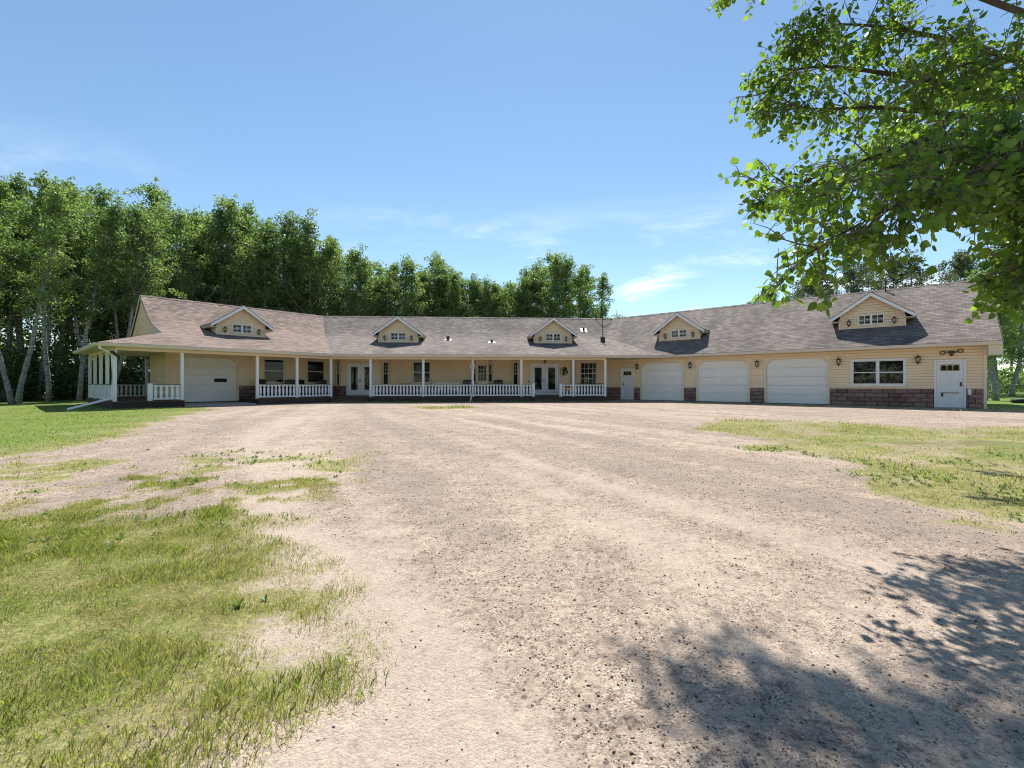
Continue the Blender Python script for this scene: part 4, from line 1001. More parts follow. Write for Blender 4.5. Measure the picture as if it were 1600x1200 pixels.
def chair_parts():
    seat = MB().bbox(-.29, .29, -.28, .28, .36, .44, .03)
    back = MB()
    for k in range(7): x = -.26 + .52 * k / 6; back.box(x - .032, x + .032, .22 + .015 * math.cos(k), .255 + .015 * math.cos(k), .442, .93)
    pts = [(-.31, .93), (.31, .93), (.29, 1.01), (.15, 1.045), (-.15, 1.045), (-.29, 1.01)]; back.prism(pts, .205, .265)
    arm = MB().box(-.035, .035, -.30, .20, .63, .66).mesh('armrest', 'dark_wicker')
    parts = [('seat', seat.mesh('seat', 'dark_wicker')), ('backrest', back.mesh('backrest', 'dark_wicker'))]
    for sx in (-1, 1):
        parts.append(('leg', MB().box(sx * .31 - .03, sx * .31 + .03, -.29, -.23, 0, .629).mesh('leg', 'dark_wicker')))
        parts.append(('leg', MB().box(sx * .27 - .03, sx * .27 + .03, .19, .25, 0, .359).mesh('leg', 'dark_wicker')))
    return parts
CHAIR = chair_parts()
def chair(fr, x, y, ang, label, group='dark porch chairs'):
    o = empty('porch_chair', fr.M @ Matrix.Translation((x, y, DECK + .001)) @ Matrix.Rotation(ang, 4, 'Z'), label, 'chair', group)
    for n, me in CHAIR: link(n, me, o, local=Matrix.Identity(4))
    for s in (-1, 1): link('armrest', bpy.data.meshes['armrest'], o, local=Matrix.Translation((s * .31, 0, 0)))
for x, a in ((-3.0, .2), (-1.45, -.2), (-.75, .25), (.55, -.1)): chair(FL, x, -.85, a, 'dark chair under the left wing windows', 'dark chairs under the left wing windows')
chair(FC, 8.05, -1.0, .15, 'dark chair left of the bay window'); chair(FC, 10.0, -.9, -.2, 'dark chair right of the bay window')
o = empty('porch_table', FC.M @ Matrix.Translation((3.95, -1.1, DECK + .001)), 'small round red-brown table on the porch', 'table')
link('table_top', MB().lathe([(.44, .74), (.46, .755), (.46, .78), (.44, .79)], 24).mesh('table_top', 'red_wood'), o, local=Matrix.Identity(4))
link('pedestal', MB().lathe([(.05, .10), (.045, .4), (.06, .739)], 10).mesh('pedestal', 'red_wood'), o, local=Matrix.Identity(4))
for k in range(4): t = math.pi / 2 * k + .4; link('foot', MB().tube([(.03 * math.cos(t), .03 * math.sin(t), .13), (.3 * math.cos(t), .3 * math.sin(t), .025)], .025, 6).mesh('foot', 'red_wood'), o, local=Matrix.Identity(4))
o = empty('porch_bench', FC.M @ Matrix.Translation((6.75, -1.55, DECK + .001)), 'white slatted garden bench behind the porch railing', 'bench')
sm = MB().box(-.78, .78, -.022, .022, 0, .03)
for k in range(5): link('seat_slat', sm.mesh('seat_slat', 'white_paint') if k == 0 else bpy.data.meshes['seat_slat'], o, local=Matrix.Translation((0, -.2 + .1 * k, .40)))
for k in range(11): link('back_slat', MB().box(-.025, .025, -.01, .01, 0, .36).mesh('back_slat', 'white_paint') if k == 0 else bpy.data.meshes['back_slat'], o, local=Matrix.Translation((-.72 + .144 * k, .24, .44)))
link('top_rail', MB().box(-.8, .8, .22, .26, .801, .86).mesh('top_rail', 'white_paint'), o, local=Matrix.Identity(4))
for sx in (-1, 1):
    for y in (-.2, .22): link('leg', MB().box(sx * .76 - .03, sx * .76 + .03, y - .03, y + .03, 0, .398).mesh('leg', 'white_paint'), o, local=Matrix.Identity(4))
o = empty('planter_box', FC.M @ Matrix.Translation((15.75, -PD + .42, DECK + .001)), 'long dark box standing behind the last porch railing', 'planter')
link('box_front', MB().box(-.72, .72, -.2, .2, .06, .70).mesh('box_front', 'dark_wicker'), o, local=Matrix.Identity(4))
link('rim', MB().box(-.76, .76, -.24, .24, .701, .80).mesh('rim', 'dark_wicker'), o, local=Matrix.Identity(4))
for sx in (-1, 1):
    for sy in (-1, 1): link('foot', MB().box(sx * .66 - .05, sx * .66 + .05, sy * .15 - .04, sy * .15 + .04, 0, .059).mesh('foot', 'dark_wicker'), o, local=Matrix.Identity(4))

# ================================================================== trees and ground cover
# ------------------------------------------------------------------ many small faces in one mesh
def islands(name, V, faces, mat, smooth=False):
    """V: (M, k, 3) vertices of M pieces; faces: index lists within one piece"""
    M, k, _ = V.shape; me = bpy.data.meshes.new(name); me.vertices.add(M * k); me.vertices.foreach_set('co', V.reshape(-1).astype(np.float32))
    li = []; tot = []
    base = np.arange(M)[:, None] * k
    per = np.concatenate([np.array(f) for f in faces]); lens = np.array([len(f) for f in faces])
    idx = (base + per[None, :]).reshape(-1); L = np.tile(lens, M); st = np.concatenate([[0], np.cumsum(L)[:-1]])
    me.loops.add(len(idx)); me.loops.foreach_set('vertex_index', idx.astype(np.int32))
    me.polygons.add(len(L)); me.polygons.foreach_set('loop_start', st.astype(np.int32))
    if smooth: me.polygons.foreach_set('use_smooth', np.ones(len(L), bool))
    me.update(calc_edges=True); me.materials.append(MATS[mat]); return me
def rand_frames(rng, M, flat=0.0):
    n = rng.normal(size=(M, 3)); n[:, 2] += flat; n /= np.linalg.norm(n, axis=1)[:, None]
    a = np.cross(n, rng.normal(size=(M, 3))); a /= np.linalg.norm(a, axis=1)[:, None]; b = np.cross(n, a); return a, b, n
def leaf_quads(C, rng, size, flat=0.3):
    M = len(C); a, b, n = rand_frames(rng, M, flat); s = size * rng.uniform(.65, 1.3, (M, 1))
    return np.stack([C - a * s * .55, C + b * s * .40 + n * s * .06, C + a * s * .55, C - b * s * .40 + n * s * .06], 1)

# ------------------------------------------------------------------ trees of the wood
def wood_tree(seed, H=14.0, R=2.0, base=0.30, nl=6800, leaf=0.135, bark='bark_pale', mat='leaf_wood', nlimb=40):
    rng = np.random.default_rng(seed); m = MB()
    ph = rng.uniform(0, 6.28, 4)
    tr = lambda h: Vector((.22 * math.sin(h * .35 + ph[0]) - .22 * math.sin(ph[0]) + .08 * math.sin(h * .9 + ph[1]), .22 * math.sin(h * .31 + ph[2]) - .22 * math.sin(ph[2]), h))
    hs = np.linspace(-.15, H * .97, 12); m.tube([tr(h) for h in hs], [.155 * (1 - .9 * (max(h, 0) / H)) + .035 * (h < .2) for h in hs], 8)
    cl = []
    for i in range(nlimb):
        t = (i + rng.uniform(0, .9)) / nlimb; h = H * (base + (0.96 - base) * t); az = i * 2.4 + rng.uniform(-.5, .5)
        L = R * (1.12 * (1 - t) ** .62 * min(1, .55 + t * 2.0) + .12) * rng.uniform(.45, 1.35)
        up = rng.uniform(.35, .95); p0 = tr(h); d = Vector((math.cos(az), math.sin(az), up)).normalized()
        p1 = p0 + d * L * .55; p2 = p0 + d * L + Vector((0, 0, .18 * L))
        m.tube([p0, p1, p2], [.045 * (1 - t * .6), .026 * (1 - t * .5), .007], 5, cap=False)
        for k in range(3 if L < 1.2 else 4):
            f = .38 + .66 * k / 3 + rng.uniform(-.08, .08); q = p0 + (p2 - p0) * f
            cl.append((q.x + rng.normal() * .18, q.y + rng.normal() * .18, q.z + rng.normal() * .2, rng.uniform(.22, .54)))
    for k in range(9):
        h = H * (.86 + .14 * k / 8); q = tr(h); cl.append((q.x + rng.normal() * .16, q.y + rng.normal() * .16, h + rng.normal() * .1, .42 - .028 * k))
    cl = np.array(cl); w = cl[:, 3] ** 2.2; pick = rng.choice(len(cl), nl, p=w / w.sum())
    g = rng.normal(size=(nl, 3)); g /= (np.linalg.norm(g, axis=1)[:, None] + 1e-6); g *= rng.uniform(.25, 1.1, (nl, 1)) ** .6
    C = cl[pick, :3] + g * cl[pick, 3:4] * np.array([1, 1, .78])
    return m.mesh('trunk', bark, smooth=True), islands('crown', leaf_quads(C, rng, leaf), [(0, 1, 2, 3)], mat), H
WT = [wood_tree(100 + k, 14, (1.9, 2.2, 1.7, 2.4, 2.0, 1.8)[k], (.30, .34, .26, .38, .22, .30)[k]) for k in range(6)]
WH = [wood_tree(300 + k, 14, (1.7, 1.9, 1.6)[k], (.42, .48, .38)[k], 6000) for k in range(3)]
WP = [wood_tree(200 + k, 12, (2.6, 3.0)[k], .22, 8200, .14, 'bark_pale', 'leaf_pale') for k in range(2)]
trnd = random.Random(21)
def tree(proto, x, y, h, label, group, lean=0.0, az=0.0, name='aspen_tree', fat=1.0):
    tk, cr, H = proto; s = h / H
    M = Matrix.Translation((x, y, -.05)) @ Matrix.Rotation(lean, 4, Vector((math.sin(az), math.cos(az), 0)).normalized()) @ Matrix.Rotation(trnd.uniform(0, 6.28), 4, 'Z') @ Matrix.Diagonal((s * fat, s * fat, s, 1))
    o = empty(name, M, label, 'tree', group)
    link('trunk', tk, o, local=Matrix.Identity(4)); link('crown', cr, o, local=Matrix.Identity(4)); return o
WOOD = [(-41.2,19.0,6.0),(-39.2,19.9,5.4),(-37.9,20.8,5.4),(-35.9,22.3,9.3),(-34.5,24.0,11.7),(-33.6,25.2,12.3),(-32.0,26.8,13.4),(-31.1,27.8,13.6),(-31.4,30.2,15.2),(-30.0,32.2,13.6),(-29.4,33.6,13.7),(-29.2,36.2,15.8),(-28.6,36.7,15.2),(-26.7,38.1,15.4),(-26.4,40.1,17.5),(-25.4,41.6,18.3),(-22.9,42.9,16.3),(-20.9,44.5,15.6),(-20.5,45.1,17.8),(-17.5,45.8,15.6),(-44.2,21.4,6.0),(-42.7,20.8,6.2),(-39.6,22.1,6.2),(-39.3,23.2,6.4),(-37.6,25.4,11.6),(-36.7,24.7,10.7),(-35.6,28.5,13.1),(-33.9,30.4,12.7),(-34.1,30.5,14.0),(-33.5,31.5,15.4),(-33.1,33.2,15.8),(-32.3,37.0,15.0),(-31.4,37.6,15.4),(-30.0,39.1,18.4),(-29.0,41.3,17.5),(-28.4,42.3,16.2),(-27.8,44.1,17.9),(-25.9,43.7,18.6),(-24.3,44.5,16.4),(-22.4,45.6,18.2),(-21.1,47.8,17.4),(-19.3,48.6,16.7),(-48.9,22.4,5.5),(-45.8,23.9,6.4),(-44.3,24.6,6.8),(-42.8,26.3,12.9),(-41.0,28.0,11.5),(-39.4,29.3,14.1),(-38.6,31.5,13.0),(-37.4,32.3,15.5),(-36.6,34.6,14.4),(-34.4,36.4,17.0),(-35.3,38.8,16.1),(-32.7,40.7,16.7),(-33.6,42.2,16.5),(-30.8,44.6,17.5),(-30.8,46.3,18.5),(-27.9,47.4,18.1),(-27.8,49.2,18.6),(-25.6,49.4,18.5),(-23.4,51.8,17.7),(-22.8,52.7,16.2),(-48.8,24.4,6.7),(-46.7,25.6,5.8),(-45.0,28.5,12.9),(-44.7,29.1,12.4),(-43.8,31.7,13.0),(-39.6,32.6,14.8),(-38.0,38.6,16.3),(-36.6,40.3,18.5),(-36.7,40.3,15.9),(-35.5,44.2,17.3),(-32.9,47.0,17.8),(-33.3,49.9,18.0),(-29.8,50.7,20.3),(-28.4,53.3,20.1),(-25.1,55.0,18.0),(-21.5,54.2,17.1),(-15.9,45.1,14.7),(-15.4,46.6,13.8),(-13.1,47.8,12.7),(-12.4,47.4,12.4),(-10.3,49.6,14.6),(-7.6,49.9,14.5),(-6.0,50.1,13.7),(-3.2,50.8,13.0),(-2.3,50.9,12.8),(0.7,52.1,12.4),(1.2,52.3,13.4),(4.8,52.5,16.1),(6.8,52.7,16.0),(8.1,53.2,14.4),(-17.4,49.0,15.4),(-15.9,50.3,13.4),(-14.2,50.6,14.9),(-10.0,51.8,13.9),(-8.1,52.5,15.9),(-7.8,54.1,13.7),(-3.8,54.8,14.0),(-1.9,55.1,13.1),(-0.8,54.4,12.0),(1.9,55.1,15.2),(2.8,56.9,16.1),(5.0,56.9,17.3),(8.9,56.7,16.0),(-17.4,53.3,15.7),(-17.2,54.8,14.5),(-13.5,54.1,15.4),(-10.1,55.2,14.9),(-9.1,57.7,17.6),(-7.6,57.1,15.4),(-3.1,58.3,12.6),(-1.8,58.9,13.8),(0.1,60.0,14.5),(4.4,60.8,16.7),(6.5,60.8,17.0),(9.5,60.3,16.9)]
WOOD += [(-9.6, 53, 14.4), (-7.6, 52, 13.6), (-6.2, 55, 13.9), (-4.6, 52.5, 13.2), (-3.2, 54, 13.0), (-1.8, 52, 12.6), (-.4, 54, 13.2), (1.0, 52.5, 13.5), (2.4, 54, 14.6), (-11.5, 50, 15.0), (-13, 49, 14.4), (10.8, 53, 14.0), (-5.5, 51.6, 13.6), (-8.5, 53.6, 14.2), (-6.9, 54.5, 13.8), (-3.9, 51.4, 13.0)]
for i, (x, y, h) in enumerate(WOOD):
    if -34 < x < -23.5 and y < 36: lb, gp = 'tall aspen with pale bare lower trunk in the wood beside the side porch', 'aspens beside the side porch'
    elif x < -34: lb, gp = 'aspen deep in the wood away from the house', 'aspens deep in the left wood'
    elif x < -22: lb, gp = 'tall leafy aspen rising behind the ridge of the reddish left roof', 'aspens behind the left ridge'
    elif x < -12: lb, gp = 'tall leafy aspen behind the valley between reddish and brown roofs', 'aspens behind the roof valley'
    elif x > 2: lb, gp = 'poplar of the clump behind the dormer over the horse ornament doors', 'poplars of the clump'
    else: lb, gp = 'leafy poplar showing its top over the centre ridge', 'poplars behind the centre wing'
    tree(WH[i % 3] if x < -23.5 and y < 36 else WT[i % 6], x, y, h, lb, gp, trnd.uniform(-.05, .07), 1.5, fat=(1.0 if x < -24 else 1.12))
# aspens at the very edge of the lawn, each leaning its own way
for x, y, h, ln, lb in ((-27.0, 24.6, 12.2, -.17, 'pale aspen trunk at the lawn edge leaning away from the house'), (-27.7, 25.6, 12.5, .15, 'pale aspen trunk at the lawn edge leaning towards the house'),
                        (-28.4, 27.8, 12.8, .02, 'straight pale aspen at the lawn edge between leaning ones'), (-27.2, 28.6, 12.9, .17, 'forked-looking pale aspen leaning towards the side porch roof'),
                        (-27.0, 30.6, 13.3, .14, 'thin pale aspen leaning over the rear of the side porch')):
    tree(WH[trnd.randrange(3)], x, y, h, lb, 'aspens at the lawn edge', ln, 0.0)
tree(WT[1], -25.6, 32.5, 13.0, 'dark aspen trunk seen through the side porch', None, .02, 0)
# pale poplars behind the garage wing and the trees beyond its end
for x, y, h in ((22.6, 43, 8.9), (25.2, 44, 10.4), (28.0, 43, 11.4), (30.5, 45, 12.4), (33.4, 44, 13.2), (36.2, 43, 13.2), (39.4, 44, 13.8), (42.5, 43, 13.6), (45.6, 46, 14), (32, 49, 13), (38, 50, 14)):
    tree(WP[trnd.randrange(2)], x, y, h, 'pale grey-green poplar showing above the garage wing ridge', 'poplars behind the garage wing', trnd.uniform(-.03, .03), name='poplar_tree')
tree(WT[4], 31.6, 29.8, 11.5, 'dark trunked tree standing just beyond the house end', None, 0.0, 0, name='poplar_tree', fat=1.25)
tree(WT[2], 30.6, 29.4, 8.0, 'thin dark tree leaning beside the thicker trunk beyond the house end', None, .05, 0, name='poplar_tree')
for x, y, h in ((44, 40, 11), (49, 46, 12), (54, 52, 13), (60, 50, 12), (66, 60, 13), (58, 62, 13), (74, 66, 14), (48, 60, 12)):
    tree(WT[trnd.randrange(6)], x, y, h, 'green tree on the far side of the pasture beyond the house end', 'trees beyond the pasture', 0, name='poplar_tree', fat=1.5)
# the wood goes on behind the photographer (it shows in the window glass)
for k in range(13): tree(WT[k % 6], -27 + 4.6 * k + trnd.uniform(-1, 1), -17 - 5 * abs(math.sin(k)), 11 + trnd.uniform(-1, 2), 'aspen of the wood opposite the house', 'aspens opposite the house', 0, fat=1.3)
# bare dead tree beside the last poplar
m = MB(); rr = random.Random(4); b0 = Vector((11.6, 50.5, -.1)); m.tube([b0, b0 + Vector((.1, 0, 4)), b0 + Vector((.3, 0, 8.4))], [.13, .09, .03], 7)
tw = []
for k in range(16):
    z = 4.5 + 4.2 * k / 16; a = rr.uniform(-.2, 3.3); L = rr.uniform(1.0, 2.3) * (1 - k / 30); d = Vector((math.cos(a) + .3, math.sin(a) * .4, rr.uniform(.4, 1.0))).normalized(); p = b0 + Vector((.1 + z * .02, 0, z))
    tw.append((p, p + d * L * .5, p + d * L + Vector((0, 0, .2))))
    q = p + d * L * .5; e = d + Vector((rr.uniform(-.8, .8), rr.uniform(-.5, .5), .3)); tw.append((q, q + e * L * .25, q + e * L * .45))
o = empty('dead_tree', Matrix.Translation(b0), 'bare grey dead tree beside the last poplar over the centre ridge', 'tree')
m.build('trunk', 'dead_wood', o); b = MB()
for p in tw: b.tube(p, [.03, .02, .008], 5, cap=False)
b.build('branches', 'dead_wood', o)

# undergrowth of the wood: brush nobody could count
def brush(name, spots, nl, leaf, mat, label, seed, trunk=False):
    rng = np.random.default_rng(seed); sp = np.array(spots); w = sp[:, 3] ** 2 * sp[:, 4]; pick = rng.choice(len(sp), nl, p=w / w.sum())
    g = rng.normal(size=(nl, 3)); g /= np.linalg.norm(g, axis=1)[:, None]; g *= rng.uniform(.3, 1.05, (nl, 1)) ** .5
    C = sp[pick, :3] + g * np.stack([sp[pick, 3], sp[pick, 3], sp[pick, 4]], 1); C[:, 2] = np.abs(C[:, 2]) + .02
    o = link(name, islands(name, leaf_quads(C, rng, leaf), [(0, 1, 2, 3)], mat)); tag(o, label, 'undergrowth', kind='stuff')
urn = random.Random(9); sp = []
edge = [(-42, 18.5), (-34, 22.4), (-29.6, 26.6), (-28.6, 32.5), (-24.5, 39.5), (-18, 44)]
for (x0, y0), (x1, y1) in zip(edge[:-1], edge[1:]):
    for k in range(30):
        f = urn.random(); off = urn.uniform(.5, 9); x, y = x0 + (x1 - x0) * f, y0 + (y1 - y0) * f; d = math.hypot(x, y); h = urn.uniform(.5, 1.6)
        sp.append((x * (1 + off / d), y * (1 + off / d), h * urn.uniform(.3, 1.6), urn.uniform(.6, 1.2), h))
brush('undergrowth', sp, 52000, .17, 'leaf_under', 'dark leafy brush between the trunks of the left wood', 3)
sp = []
for k in range(90): sp.append((urn.uniform(33, 75), urn.uniform(40, 66), urn.uniform(.3, 2.6), urn.uniform(.8, 1.8), urn.uniform(.6, 1.5)))
brush('undergrowth', sp, 26000, .24, 'leaf_wood', 'bushy growth along the far pasture beyond the house end', 5)
sp = []
for k in range(50): sp.append((urn.uniform(-16, 50), urn.uniform(52, 58), urn.uniform(.5, 3.0), urn.uniform(1.0, 1.8), urn.uniform(.8, 1.8)))
brush('undergrowth', sp, 12000, .26, 'leaf_under', 'brush of the wood behind the centre wing', 6)

sp = []
for k in range(110):
    f = urn.random() * (len(edge) - 1); i = int(f); f -= i; x, y = edge[i][0] + (edge[i + 1][0] - edge[i][0]) * f, edge[i][1] + (edge[i + 1][1] - edge[i][1]) * f; d = math.hypot(x, y); off = urn.uniform(.8, 9)
    sp.append((x * (1 + off / d), y * (1 + off / d), urn.uniform(1.2, 6.5), urn.uniform(.5, 1.0), urn.uniform(.4, .8)))
brush('saplings', sp, 24000, .14, 'leaf_wood', 'sunlit sapling leaves between the trunks of the left wood', 13)
sp = []
for k in range(260):
    f = urn.random() * (len(edge) - 1); i = int(f); f -= i; x, y = edge[i][0] + (edge[i + 1][0] - edge[i][0]) * f, edge[i][1] + (edge[i + 1][1] - edge[i][1]) * f; d = math.hypot(x, y); off = urn.uniform(11, 22)
    sp.append((x * (1 + off / d), y * (1 + off / d), urn.uniform(.3, 8.5), urn.uniform(1.0, 1.9), urn.uniform(1.0, 1.8)))
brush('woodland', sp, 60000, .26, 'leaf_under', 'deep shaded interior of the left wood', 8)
sp = []
for k in range(160): sp.append((urn.uniform(-40, 45), urn.uniform(-34, -24), urn.uniform(.5, 8.5), urn.uniform(1.4, 2.4), urn.uniform(1.2, 2.2)))
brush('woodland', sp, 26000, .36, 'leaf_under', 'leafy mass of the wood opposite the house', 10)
# wire fence and a tyre beyond the house end
o = empty('wire_fence', Matrix.Translation((36, 34, 0)), 'thin wire fence across the pasture beyond the house end', 'fence')
for k in range(8): link('fence_post', MB().tube([(0, 0, -.2), (0, 0, 1.25)], .05, 7).mesh('fence_post', 'dead_wood') if k == 0 else bpy.data.meshes['fence_post'], o, local=Matrix.Translation((-2 + k * 3.4, .9 * k, 0)))
for z in (.35, .7, 1.05): link('wire', MB().tube([(-2, 0, z), (21.8, 6.3, z)], .006, 4).mesh('wire', 'vent_metal'), o, local=Matrix.Identity(4))
m = MB(); pr = [(.20, .03), (.30, .0), (.37, .03), (.39, .12), (.37, .21), (.30, .24), (.20, .21), (.19, .12)]; n = 20
for i in range(n):
    for r_, z_ in pr: t = 2 * math.pi * i / n; m.v.append((28.6 + r_ * math.cos(t), 25.6 + r_ * math.sin(t), z_))
for i in range(n):
    for j in range(8): i2 = (i + 1) % n; j2 = (j + 1) % 8; m.f.append((i * 8 + j, i2 * 8 + j, i2 * 8 + j2, i * 8 + j2))
tag(m.build('old_tyre', 'rubber', None, smooth=True), 'dark tyre lying on the grass beyond the house end', 'tyre')

# ------------------------------------------------------------------ the near tree whose boughs hang into the picture
def near_tree():
    rng = np.random.default_rng(77); R = random.Random(78); bark = MB(); L = []; TW = MB()
    base = Vector((6.9, 4.7, -.1)); top = Vector((6.3, 5.6, 11.5))
    tk = [base + (top - base) * f + Vector((.12 * math.sin(6 * f), .1 * math.cos(5 * f), 0)) for f in [i / 10 for i in range(11)]]
    bark.tube(tk, [.26 - .22 * i / 10 for i in range(11)], 12)
    at = lambda z: tk[0] + (tk[-1] - tk[0]) * ((z + .1) / 11.6)
    limbs = NEAR_LIMBS
    def leaves(p, d, n, ln):
        for i in range(n):
            f = (i + .6) / n; q = p + d * ln * f
            L.append((q, d))
    def twig(p, d, ln):
        e = p + d * ln; mid = p + d * ln * .5 + Vector((0, 0, .02)); TW.tube([p, mid, e], [.004, .003, .0015], 4, cap=False)
        leaves(p, d, max(4, int(ln / .036)), ln)
    def rv(s): return Vector((R.gauss(0, s), R.gauss(0, s), R.gauss(0, s)))
    for (z0, pts, r0, dens) in limbs:
        P = [at(z0)] + [Vector(p) for p in pts]
        # resample smoothly
        Q = []
        for i in range(len(P) - 1):
            for k in range(6):
                t = k / 6; a = P[max(i - 1, 0)]; b = P[i]; c = P[i + 1]; d = P[min(i + 2, len(P) - 1)]
                Q.append(.5 * ((2 * b) + (c - a) * t + (2 * a - 5 * b + 4 * c - d) * t * t + (3 * b - a - 3 * c + d) * t ** 3))
        Q.append(P[-1]); n = len(Q); bark.tube(Q, [max(.005, .68 * r0 * (1 - i / (n - .6))) for i in range(n)], 7, cap=False)
        for i in range(3, n):
            f = i / (n - 1)
            if f < .22: continue
            d = (Q[min(i + 1, n - 1)] - Q[i - 1]).normalized()
            for k in range(dens):
                dd = (d * .75 + rv(.62) + Vector((0, 0, -.10))).normalized(); ln = R.uniform(.30, .62) * (1.15 - .45 * f)
                p = Q[i] + (Q[i - 1] - Q[i]) * R.random(); e = p + dd * ln; TW.tube([p, p + dd * ln * .5 + rv(.02), e], [.008, .005, .002], 5, cap=False)
                for j in range(5):
                    g = .25 + .75 * (j + R.random() * .6) / 5; twig(p + dd * ln * min(g, 1), (dd * .5 + rv(.55) + Vector((0, 0, -.18))).normalized(), R.uniform(.12, .30))
        twig(Q[-1], (Q[-1] - Q[-2]).normalized(), .2)
    M = len(L); P0 = np.array([tuple(q) for q, _ in L]); D = np.array([tuple(d) for _, d in L])
    out = np.cross(D, rng.normal(size=(M, 3))); out /= np.linalg.norm(out, axis=1)[:, None]
    a = out * .8 + D * .35 + np.array([0, 0, -.55]); a += rng.normal(size=(M, 3)) * .25; a /= np.linalg.norm(a, axis=1)[:, None]
    nn_ = rng.normal(size=(M, 3)) + np.array([0, -.1, .6]); b = np.cross(nn_, a); b /= np.linalg.norm(b, axis=1)[:, None]; c = np.cross(a, b)
    s = rng.uniform(.034, .074, (M, 1)); st = P0 + a * rng.uniform(.012, .035, (M, 1)); fold = rng.uniform(.0, .14, (M, 1)) * s
    tmpl = [(0, 0, 0), (.10, .30, 1), (.38, .47, 1), (.68, .34, 1), (1.06, 0, .2), (.68, -.34, 1), (.38, -.47, 1), (.10, -.30, 1)]
    V = np.stack([st + a * s * u + b * s * v + c * fold * w_ for u, v, w_ in tmpl], 1)
    o = empty('poplar_tree', Matrix.Translation(base), 'large broad-leaved tree whose leafy boughs hang over the gravel', 'tree')
    bark.build('trunk', 'bark_dark', o, smooth=True); TW.build('twigs', 'bark_twig', o)
    link('crown', islands('crown', V, [(0, 1, 2, 3, 4), (0, 4, 5, 6, 7)], 'leaf_near'), o, Matrix.Identity(4))
    print('near leaves', M)
NEAR_LIMBS = [
    (3.6, [(5.4, 4.9, 4.1), (4.2, 5.1, 4.55), (3.4, 5.3, 4.75), (3.0, 5.35, 4.5)], .07, 2),
    (3.4, [(5.2, 4.8, 3.8), (4.1, 5.0, 4.1), (3.45, 5.1, 4.15), (3.1, 5.1, 4.2)], .06, 2),
    (3.2, [(5.2, 4.5, 3.5), (4.1, 4.4, 3.45), (3.1, 4.3, 3.1), (2.4, 4.25, 2.85)], .06, 2),
    (2.9, [(5.0, 4.2, 3.2), (3.9, 3.9, 3.1), (2.9, 3.6, 2.75), (2.25, 3.4, 2.45)], .055, 2),
    (2.8, [(4.9, 4.0, 2.95), (3.7, 3.6, 2.75), (2.8, 3.3, 2.38), (1.9, 3.1, 1.88)], .05, 2),
    (2.8, [(5.0, 3.9, 2.95), (4.0, 3.6, 2.8), (3.3, 3.4, 2.6), (2.55, 3.25, 2.25)], .045, 2),
    (2.7, [(5.2, 3.9, 2.75), (4.4, 3.55, 2.55), (4.1, 3.4, 2.35), (3.8, 3.3, 1.85)], .045, 3),
    (2.7, [(5.5, 4.3, 2.75), (4.8, 4.05, 2.6), (4.4, 3.85, 2.1)], .045, 3),
    (3.0, [(5.4, 4.1, 3.1), (4.7, 3.8, 3.0), (4.25, 3.6, 2.7), (4.0, 3.5, 2.45)], .045, 3),
    (3.3, [(5.3, 4.2, 3.3), (4.5, 4.0, 3.2), (3.9, 3.8, 3.0)], .05, 3),
    (4.2, [(5.6, 5.0, 4.6), (4.6, 5.0, 4.9), (3.7, 5.1, 5.1), (3.2, 5.2, 5.0)], .06, 3),
    (4.0, [(5.6, 4.6, 4.2), (4.6, 4.4, 4.2), (3.8, 4.3, 3.9)], .05, 3),
    (3.8, [(5.8, 5.1, 3.9), (5.0, 5.2, 3.8), (4.4, 5.2, 3.7)], .05, 3),
    (5.0, [(5.4, 5.3, 5.6), (4.2, 5.5, 6.4), (3.5, 5.8, 6.5), (3.0, 6.0, 6.4)], .06, 2),
    (5.6, [(5.2, 5.4, 6.4), (3.8, 5.6, 6.9), (2.4, 5.9, 7.1), (1.0, 6.1, 6.9)], .06, 4),
    (5.4, [(5.0, 5.0, 6.0), (3.6, 4.9, 6.2), (2.4, 5.0, 6.2), (1.3, 5.2, 6.2)], .06, 4),
    (5.4, [(4.8, 5.5, 6.6), (3.3, 5.7, 6.8), (2.1, 5.9, 6.9), (1.15, 6.0, 6.95)], .06, 4),
    (5.8, [(5.0, 4.8, 6.6), (3.6, 4.9, 6.9), (2.6, 5.1, 6.8), (1.8, 5.3, 6.6)], .06, 4),
    (6.2, [(5.2, 6.0, 7.2), (4.0, 6.4, 7.8), (2.8, 6.6, 7.8)], .06, 3),
    (5.0, [(5.6, 4.2, 5.6), (4.6, 3.8, 5.7), (3.6, 3.7, 5.4)], .06, 3),
    (5.6, [(5.4, 4.0, 6.2), (4.0, 3.9, 6.3), (2.6, 4.1, 6.1), (1.6, 4.2, 5.9)], .06, 4),
    (6.6, [(5.4, 5.0, 7.6), (4.2, 4.8, 8.0), (3.0, 5.0, 8.0)], .06, 3),
    (4.6, [(6.6, 6.4, 5.2), (6.4, 7.6, 5.2), (6.2, 8.6, 4.9)], .06, 3),
    (4.4, [(6.2, 5.8, 4.6), (5.4, 6.4, 4.6), (4.9, 7.0, 4.3)], .05, 2),
]
near_tree()

